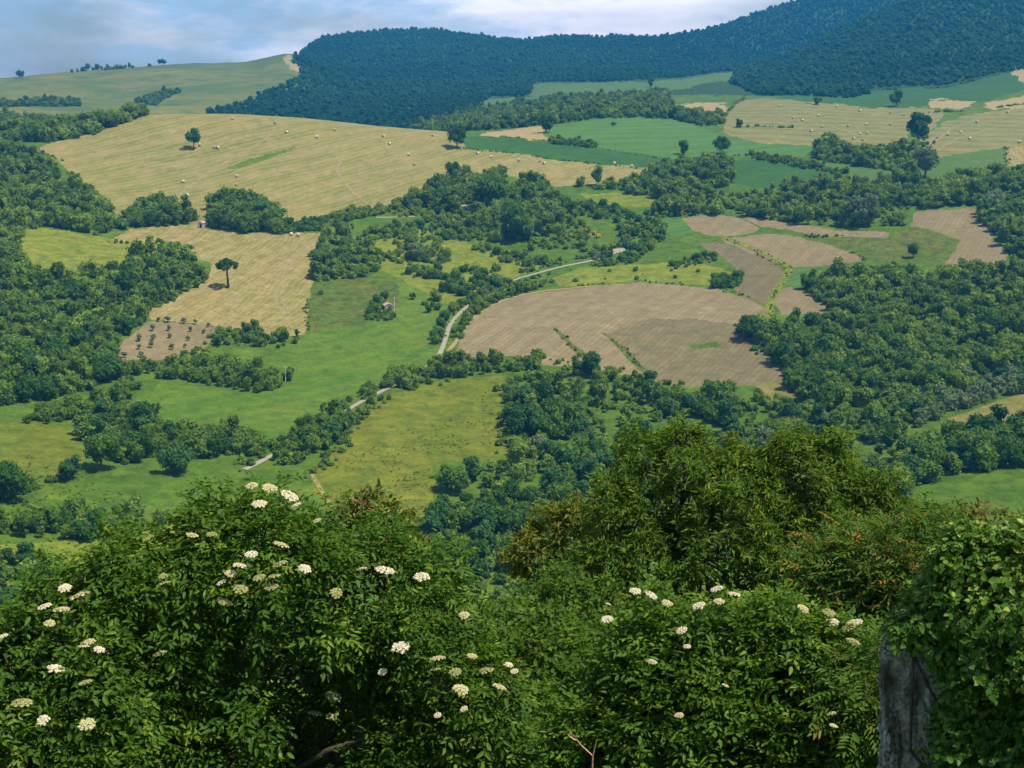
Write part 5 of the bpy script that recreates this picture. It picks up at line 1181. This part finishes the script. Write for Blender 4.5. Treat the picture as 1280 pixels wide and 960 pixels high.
STONE = stone_mat()
def stone_wall():
    x0 = at_dist(1117, 860, 6.9); top = at_dist(1130, 822, 6.9)[2]; z0 = float(ground_z(x0[0], x0[1]))-.3
    nx, nz = 60, 60; W, H, Dp = 5.5, top-z0, .55
    V = []; Qs = []; off = 0
    def sheet(f, n, m):
        nonlocal off
        a, b = np.meshgrid(np.linspace(0, 1, n), np.linspace(0, 1, m), indexing='ij')
        q = f(a, b); ix = np.arange(n*m).reshape(n, m)+off
        V.append(q.reshape(-1, 3)); Qs.append(np.stack([ix[:-1,:-1], ix[1:,:-1], ix[1:,1:], ix[:-1,1:]], -1).reshape(-1, 4)); off += n*m
    def rough(x, y, z):
        d = .05*vnoise(x*5, z*2, 3)+.06*vnoise(x*16+y*9, z*3, 4)+.03*vnoise(x*44+y*33, z*9, 6)+.015*vnoise(x*80+y*60, z*50, 7)
        return d
    sheet(lambda a, b: np.stack([a*W-.06*b+rough(a*0, a*3, b*H), -Dp*0+rough(a*W, a*0, b*H)*1.6, b*H-.12*a*b+.05*vnoise(a*9, b*0, 8)*b], -1), 260, 110)
    sheet(lambda a, b: np.stack([-.06*b+rough(a*0, a*3, b*H)*(1-a)+rough(a*3, a*Dp, b*H)*a*1.6, a*Dp+rough(a*0, a*0, b*H)*1.6*(1-a), b*H+.05*vnoise(a*9*0, b*0, 8)*b], -1)[::-1], 40, 110)
    sheet(lambda a, b: np.stack([a*W-.06+.0*b, b*Dp, H-.12*a+.05*vnoise(a*9, a*0, 8)+.05*np.sin(b*3.14)], -1), 110, 20)
    V = np.concatenate(V); Qs = np.concatenate(Qs)
    o = link('stone_wall', mesh_np('stone_wall', V, [Qs], [STONE], smooth=True), loc=(x0[0], x0[1], z0))
    o.rotation_euler = (0, 0, R(-19))
    return tag(o, 'weathered grey stone wall end showing under the ivy at the lower right', 'wall')
stone_wall()
rng = np.random.default_rng(50)
BI = Blobs([(1265,730,70,6.95),(1225,760,55,6.85),(1190,795,36,6.8),(1165,785,22,6.75),(1235,850,52,6.65),(1290,850,85,6.9),(1228,905,42,6.6),(1235,940,55,6.55),(1300,760,80,6.9),(1218,850,34,6.65),(1225,955,30,6.55),(1215,712,45,6.95),(1185,755,36,6.95),(1160,768,24,7.0),(1138,776,17,6.95),(1142,790,13,6.72),(1128,782,11,6.85),(1150,772,16,6.8),(1128,795,9,6.75),(1250,860,45,6.75),(1370,745,85,6.9),(1380,870,95,6.7),(1470,765,85,6.9),(1480,890,95,6.6),(1570,770,85,6.9),(1590,900,100,6.6),(1350,950,80,6.5),(1670,790,90,6.9),(1690,920,100,6.6)], rng)
Blobs.clump = .26
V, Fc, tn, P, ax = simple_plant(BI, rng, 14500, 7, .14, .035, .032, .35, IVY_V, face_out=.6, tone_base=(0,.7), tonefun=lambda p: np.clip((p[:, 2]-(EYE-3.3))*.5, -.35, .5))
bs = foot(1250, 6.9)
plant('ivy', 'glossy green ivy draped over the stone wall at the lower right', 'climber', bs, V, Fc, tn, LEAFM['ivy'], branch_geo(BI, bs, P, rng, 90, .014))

# ---- dry shoot at the bottom edge
p0 = at_dist(738, 985, 4.2); 
t = tag(empty('dry_shoot', tuple(p0-[0, 0, .25])), 'thin reddish shoot with two dry curled leaves at the bottom edge', 'plant')
b = p0-[0, 0, .25]
A = at_dist(741, 945, 4.2)-b; Bq = at_dist(716, 918, 4.2)-b; Cq = at_dist(746, 925, 4.2)-b; Lf = at_dist(738, 962, 4.15)-b
PINK = plain_mat('dry_leaf', (.50,.24,.14), (.62,.38,.22), 14.)
Vs, Qs, off = [], [], 0
for pp, rr in (([np.zeros(3), A*.6, A], [.004,.0035,.003]), ([A, A*.4+Bq*.6+[0,0,-.008], Bq], [.003,.0022,.001]), ([A, (A+Cq)/2, Cq], [.0025,.002,.001])):
    V, q = tube(pp, rr, 6); Vs.append(V); Qs.append(q+off); off += len(V)
link('stem', mesh_np('stem', np.concatenate(Vs), [np.concatenate(Qs)], [PINK], smooth=True), t)
V, Fc, _ = leaves(np.array([A*.85, Bq*.7+A*.3]), np.array([Lf-A*.85+[.02, 0, -.03], [-.6, 0, .5]]), np.array([[0, -1., .3], [0, -1, .4]]), np.array([.085, .06]), np.array([.028, .016]), np.zeros(2))
link('leaf', mesh_np('leaf', V, [Fc], [PINK], smooth=True), t)

resolve_labels()
# tufts of tall grass and weeds in the meadows
rng = np.random.default_rng(91)
MATS_ = ['grass']+[q[1] for q in FIELDS]
okm = np.array([m_ in ('grass', 'meadow', 'bright', 'dark', 'yellow') for m_ in MATS_])
u = rng.uniform(-20, 1300, 60000); v = 230+rng.random(60000)**.8*520
P = unproject(u, v, 220); k = np.isfinite(P[:, 0]); P, u, v = P[k], u[k], v[k]
az = np.arctan2(P[:, 0], P[:, 1]); r = np.hypot(P[:, 0], P[:, 1])
i_ = np.clip(np.searchsorted(azg, az)-1, 0, NAZ-2); j_ = np.clip(np.searchsorted(rg, r)-1, 0, NR-2)
k = okm[reg[i_, j_]] & (r < 900) & ~fg_hidden(u, v-8)
cl = vnoise(P[:, 0]/30, P[:, 1]/30, 81)+.6*vnoise(P[:, 0]/9, P[:, 1]/9, 82)
k &= cl > .16+.25*rng.random(len(cl))
P = P[k][:3200]
print('tufts', len(P))
mt_ = leaf_mat('meadow_tuft', (.085,.15,.02), (.19,.21,.04), .4, .7, .1)
tag(merged('tall_grass', 'tuft', P[:, 0], P[:, 1], P[:, 2], rng.uniform(.15, .55, len(P)), mt_, rng.random(len(P)), 17), 'tufts of tall grass and weeds in the meadows', 'grass', kind='stuff')

# ------------------------------------------------------------------ air
m, nt = newmat('haze')
pv = node(nt, 'ShaderNodeVolumePrincipled'); pv.inputs['Color'].default_value = (.05,.43,1,1); pv.inputs['Density'].default_value = .00017; pv.inputs['Anisotropy'].default_value = .1
out = node(nt, 'ShaderNodeOutputMaterial'); nt.links.new(pv.outputs[0], out.inputs['Volume'])
zlo = GZ.min()-1.; zhi = max(GZ.max()+16, EYE+4)
V, q = box_geo((0, 0, (zlo+zhi)/2), (7900, 7900, zhi-zlo))
tag(link('haze', mesh_np('haze', V, [q], [m])), kind='stuff')

# ------------------------------------------------------------------ sky, sun
SUN_DIR = Vector((.42, -.10, .90)).normalized()
w = bpy.data.worlds.new('World'); scn.world = w; w.use_nodes = True; nt = w.node_tree; nt.nodes.clear()
sky = node(nt, 'ShaderNodeTexSky'); sky.sky_type = 'NISHITA'; sky.sun_disc = False
sky.sun_elevation = math.asin(SUN_DIR.z); sky.sun_rotation = math.atan2(SUN_DIR.x, SUN_DIR.y)
sky.air_density = 1.; sky.dust_density = .5; sky.ozone_density = 1.5
bg = node(nt, 'ShaderNodeBackground'); bg.inputs['Strength'].default_value = .075; nt.links.new(sky.outputs[0], bg.inputs[0])
tc = node(nt, 'ShaderNodeTexCoord'); mp = node(nt, 'ShaderNodeMapping'); mp.inputs['Scale'].default_value = (1, 1, 3.2); mp.inputs['Location'].default_value = (.35, .2, .1)
nt.links.new(tc.outputs['Generated'], mp.inputs['Vector'])
n1 = noise(nt, mp.outputs['Vector'], 3.6, 8, .58, .3)
n2 = noise(nt, mp.outputs['Vector'], 9., 6, .6, .2)
sx = node(nt, 'ShaderNodeSeparateXYZ'); nt.links.new(tc.outputs['Generated'], sx.inputs[0])
hgt = ramp(nt, sx.outputs[2], .0, .06)
cl = mth(nt, 'MULTIPLY', ramp(nt, mth(nt, 'ADD', n1, mth(nt, 'MULTIPLY', hgt, .1)), .42, .68), .85)
cl = mth(nt, 'MULTIPLY', cl, mth(nt, 'SUBTRACT', 1., mth(nt, 'MULTIPLY', ramp(nt, sx.outputs[2], .14, .5), .8)))
ccol = mixc(nt, ramp(nt, mth(nt, 'ADD', n2, mth(nt, 'MULTIPLY', ramp(nt, sx.outputs[0], -.12, .16), .16)), .46, .66), (.36,.51,.74), (.98,.88,.90))
bg2 = node(nt, 'ShaderNodeBackground'); bg2.inputs['Strength'].default_value = 1.55; nt.links.new(ccol, bg2.inputs[0])
mx = node(nt, 'ShaderNodeMixShader'); nt.links.new(cl, mx.inputs[0]); nt.links.new(bg.outputs[0], mx.inputs[1]); nt.links.new(bg2.outputs[0], mx.inputs[2])
out = node(nt, 'ShaderNodeOutputWorld'); nt.links.new(mx.outputs[0], out.inputs[0])
sd = bpy.data.lights.new('sun', 'SUN'); sd.energy = 5.; sd.angle = R(.53); sd.color = (1, .93, .76)
so = bpy.data.objects.new('sun', sd); COL.objects.link(so); so.location = (0, 0, 400)
so.rotation_euler = (-SUN_DIR).to_track_quat('-Z', 'Y').to_euler()

# ------------------------------------------------------------------ camera
cd = bpy.data.cameras.new('camera'); cam = bpy.data.objects.new('camera', cd); COL.objects.link(cam)
cd.sensor_width = 36; cd.lens = F/1280*36; cd.clip_start = .1; cd.clip_end = 30000
cam.location = (0, 0, EYE); cam.rotation_euler = (math.pi/2-PITCH, 0, 0)
scn.camera = cam
scn.view_settings.view_transform = 'Standard'; scn.view_settings.look = 'None'; scn.view_settings.exposure = .3; scn.view_settings.gamma = 1
scn.view_settings.use_curve_mapping = False
cy = scn.cycles
cy.max_bounces = 5; cy.diffuse_bounces = 2; cy.glossy_bounces = 2; cy.transmission_bounces = 4; cy.transparent_max_bounces = 6; cy.volume_bounces = 0
cy.use_denoising = True
try: cy.denoiser = 'OPENIMAGEDENOISE'
except Exception: pass
scn.render.film_transparent = False
